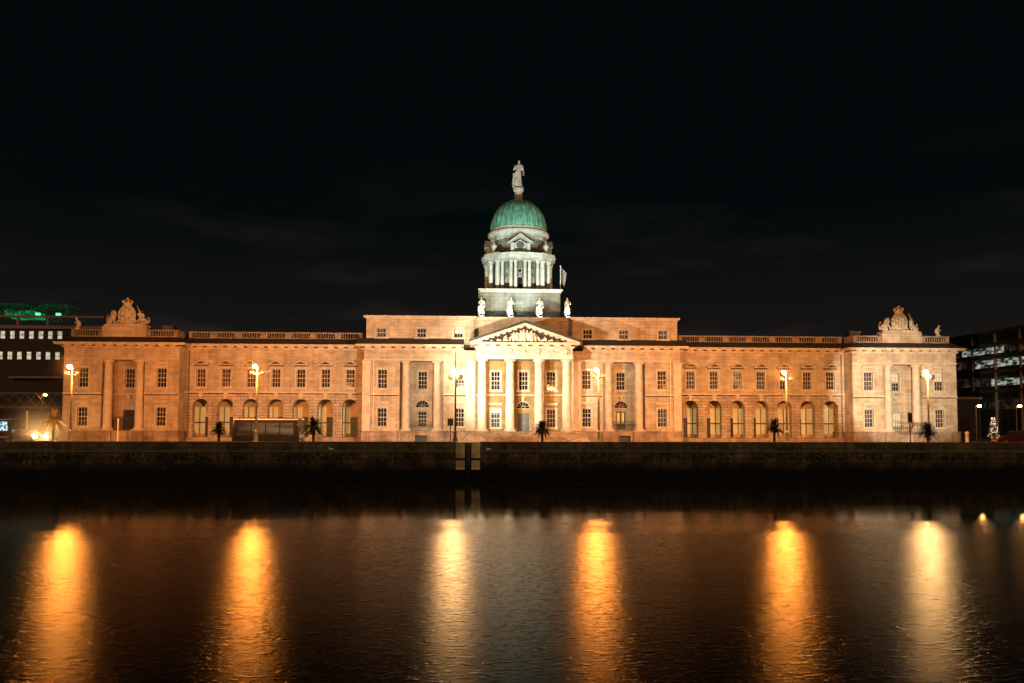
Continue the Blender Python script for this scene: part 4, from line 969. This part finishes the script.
    # drain spouts under the ledge
for a, b in ((-7.95,-7.12),(-6.5,-5.7)):
    MB().box(a, b, -.14, .45, -1.5, 1.05).build('pier', M['pier'], Q)
for a, b in ((-7.95,-7.12),(-6.5,-5.7)): MB().box(a-.02, b+.02, -.17, .1, -.62, -.42).build('fender_band', M['weed'], Q)
ld = MB()
for x in (-7.02,-6.62): ld.tube([(x,.2,-3),(x,.2,1.0)], .04, 5)
for k in range(12): ld.tube([(-7.02,.2,-2.6+k*.3),(-6.62,.2,-2.6+k*.3)], .025, 4)
ld.build('ladder', M['iron'], Q)
random.seed(9); wd = MB()
for i in range(6500):
    x = random.uniform(-70, 66)
    if -8.1 < x < -5.5: continue
    dens = .5+.5*math.sin(x*.9)*math.sin(x*.37+1)
    if random.random() > dens: continue
    z = random.gauss(-.2, .28); h = random.uniform(.06,.26); w = random.uniform(.03,.09)
    if z > .1: continue
    p = Vector((x, -25.02-random.uniform(0,.12), z))
    wd.add([p+Vector((-w,0,0)), p+Vector((w,0,.02)), p+Vector((random.uniform(-.15,.15),-.12,-h))], [(0,1,2)])
tag(wd.build('weeds', M['weed']), 'dark weeds hanging below the ledge of the quay wall', 'weeds', kind='stuff')

def bird(X, Z, label):
    mb = MB(); mb.blob((0,0,.14), (.2,.09,.1), 10); mb.blob((-.18,0,.25), (.07,.06,.065), 8); mb.tube([(-.24,0,.25),(-.32,0,.23)], [.02,.006], 5); mb.tube([(.12,0,.14),(.36,0,.12)], [.07,.02], 6)
    for q in (-.03, .03): mb.tube([(0,q,.06),(0,q,0)], .012, 4)
    o = mb.build('gull', M['gull'], None, True, 0, (X,-25.02,Z)); tag(o, label, 'bird', 'gulls on the quay wall')
M['gull'] = plain('white_feathers', (.85,.85,.82), .7, var=.1)
bird(-4.95, .26, 'white gull on the ledge just right of the pale piers')
bird(-19.45, .26, 'white gull on the quay wall ledge below the left wing')

M['asphalt'] = plain('asphalt', (.05,.048,.045), .85, var=.3, scale=1.5, bump=.01)
M['paving'] = stone('quay_paving', (.22,.18,.14), bw=.9, rh=.6, joint=.3, stain=.3, dirt=.1)
M['earth'] = plain('dark_ground', (.03,.028,.025), .95, scale=.2)
tag(MB().box(-1500,1500,-24.54,2500,-6,-.006).build('ground', M['earth']), kind='structure')
tag(MB().quad((-150,-20.5,.0),(150,-20.5,.0),(150,-9.5,.0),(-150,-9.5,.0)).build('road', M['asphalt']), kind='structure')
tag(MB().box(-150,150,-24.5,-20.5,-.1,.12).build('quay_pavement', M['paving']), kind='structure')
tag(MB().box(-57.5,57.5,-9.5,1.8,-.1,.12).build('forecourt_pavement', M['paving']), kind='structure')
ml = MB()
for i in range(50): ml.quad((-148+i*6,-15.1,.005),(-145+i*6,-15.1,.005),(-145+i*6,-14.95,.005),(-148+i*6,-14.95,.005))
tag(ml.build('road_markings', plain('road_paint', (.6,.58,.5), .7)), kind='structure')

m = bpy.data.materials.new('river_water'); m.use_nodes = True; nt = m.node_tree; nt.nodes.clear()
wout = nt.nodes.new('ShaderNodeOutputMaterial'); gl = N(nt, 'ShaderNodeBsdfAnisotropic', distribution='BECKMANN'); df = N(nt, 'ShaderNodeBsdfDiffuse')
gl.inputs['Color'].default_value = (1,1,1,1); df.inputs['Color'].default_value = (.0035,.005,.0055,1)
lw = N(nt, 'ShaderNodeLayerWeight'); lw.inputs['Blend'].default_value = .5
pw = N(nt, 'ShaderNodeMath', operation='POWER'); nt.links.new(lw.outputs['Facing'], pw.inputs[0]); pw.inputs[1].default_value = 6.5
fr = N(nt, 'ShaderNodeMath', operation='MULTIPLY_ADD'); nt.links.new(pw.outputs[0], fr.inputs[0]); fr.inputs[1].default_value = .80; fr.inputs[2].default_value = .008
mx = N(nt, 'ShaderNodeMixShader'); nt.links.new(fr.outputs[0], mx.inputs[0]); nt.links.new(df.outputs[0], mx.inputs[1]); nt.links.new(gl.outputs[0], mx.inputs[2]); nt.links.new(mx.outputs[0], wout.inputs[0])
tcw = N(nt, 'ShaderNodeTexCoord'); spw = N(nt, 'ShaderNodeSeparateXYZ'); nt.links.new(tcw.outputs['Object'], spw.inputs[0])
def lee(y0, v0, y1, v1):      # the water is calm in the lee of the quay wall
    mr = N(nt, 'ShaderNodeMapRange'); mr.interpolation_type = 'SMOOTHSTEP'
    for i_, v in enumerate((y0, y1, v0, v1)): mr.inputs[i_+1].default_value = v
    wob = mapped(nt, (.05,.3,1)); wn = noise(nt, wob.outputs[0], 1.0, 2); ma = N(nt, 'ShaderNodeMath', operation='MULTIPLY_ADD'); nt.links.new(wn, ma.inputs[0]); ma.inputs[1].default_value = 14; ma.inputs[2].default_value = -7
    ad = N(nt, 'ShaderNodeMath', operation='ADD'); nt.links.new(spw.outputs[1], ad.inputs[0]); nt.links.new(ma.outputs[0], ad.inputs[1]); nt.links.new(ad.outputs[0], mr.inputs[0]); return mr.outputs[0]
calm = lee(-60, 1.0, -50, .13)
nt.links.new(lee(-60, .268, -49, .10), gl.inputs['Roughness'])
prev = None
for sc, det, dist, sd_ in (((8,22,1), 0, .0062, 11), ((3.5,8,1), 0, .0085, 11), ((1.2,7,1), 0, .0018, 5), ((.04,.3,1), 1, .016, 3)):
    mp = mapped(nt, sc); mp.inputs['Location'].default_value = (sd_, sd_*2.3, 0); nn = noise(nt, mp.outputs[0], 1.0, det)
    if sd_ == 11:      # sparse steep wavelets among the finer ones
        nn = ramp(nt, nn, .60, (0,0,0), .95, (1,1,1))
    bb = N(nt, 'ShaderNodeBump'); nt.links.new(calm, bb.inputs['Strength']); bb.inputs['Distance'].default_value = dist; nt.links.new(nn, bb.inputs['Height'])
    if prev: nt.links.new(prev.outputs[0], bb.inputs['Normal'])
    prev = bb
nt.links.new(prev.outputs[0], gl.inputs['Normal'])
tag(MB().quad((-1500,-400,-2.51),(1500,-400,-2.51),(1500,-24.9,-2.51),(-1500,-24.9,-2.51)).build('river_water', m), kind='structure')

# ------------------------------------------------------------------ night sky and added fill sun
w = bpy.data.worlds.new('World'); scn.world = w; w.use_nodes = True; nt = w.node_tree; nt.nodes.clear()
out = N(nt, 'ShaderNodeOutputWorld'); bg = N(nt, 'ShaderNodeBackground'); nt.links.new(bg.outputs[0], out.inputs[0])
tc = N(nt, 'ShaderNodeTexCoord'); sp_ = N(nt, 'ShaderNodeSeparateXYZ'); nt.links.new(tc.outputs['Generated'], sp_.inputs[0])
base = ramp(nt, sp_.outputs[2], .02, (.0120,.0095,.0085), .26, (.0011,.0028,.0030))
mp = N(nt, 'ShaderNodeMapping'); mp.inputs['Scale'].default_value = (2.2,2.2,11); nt.links.new(tc.outputs['Generated'], mp.inputs[0])
cl = noise(nt, mp.outputs[0], 1.8, 5, .55)
ck = ramp(nt, cl, .50, (0,0,0), .72, (.012,.0085,.0065))
hz = ramp(nt, sp_.outputs[2], .10, (1,1,1), .34, (0,0,0))
ck = mix(nt, 1.0, ck, hz, 'MULTIPLY')
nt.links.new(mix(nt, 1.0, base, ck, 'ADD'), bg.inputs['Color']); bg.inputs['Strength'].default_value = 1.0
sd = bpy.data.lights.new('quay_fill_sun', 'SUN'); sd.energy = .55; sd.angle = R(25); sd.color = (1,.64,.32)  # sun added behind the camera to fill the dark quay wall
so = bpy.data.objects.new('quay_fill_sun', sd); col.objects.link(so); so.rotation_euler = Vector((.12,1,-.42)).to_track_quat('-Z','Y').to_euler()

# ------------------------------------------------------------------ camera
ph, p, roll, f = R(2.912), .05, .0024, 747.7
F = Vector((math.sin(ph)*math.cos(p), math.cos(ph)*math.cos(p), math.sin(p))); Rv = Vector((math.cos(ph), -math.sin(ph), 0)); U = Rv.cross(F)
R2 = Rv*math.cos(roll)+U*math.sin(roll); U2 = -Rv*math.sin(roll)+U*math.cos(roll)
cd = bpy.data.cameras.new('camera'); cam = bpy.data.objects.new('camera', cd); col.objects.link(cam)
cam.matrix_world = Matrix(((R2.x,U2.x,-F.x,-6.3),(R2.y,U2.y,-F.y,-95),(R2.z,U2.z,-F.z,3.12),(0,0,0,1)))
cd.sensor_width = 36; cd.lens = f/1024*36; cd.shift_y = (420-f*math.tan(p)-341.5)/1024; cd.clip_end = 6000; cd.clip_start = .1
scn.camera = cam
scn.view_settings.view_transform = 'Standard'; scn.view_settings.look = 'None'; scn.view_settings.exposure = 0
try:
    scn.cycles.use_denoising = True; scn.cycles.sample_clamp_indirect = 4; scn.cycles.max_bounces = 5; scn.cycles.diffuse_bounces = 2; scn.cycles.glossy_bounces = 3
    scn.cycles.caustics_reflective = False; scn.cycles.caustics_refractive = False
except Exception: pass
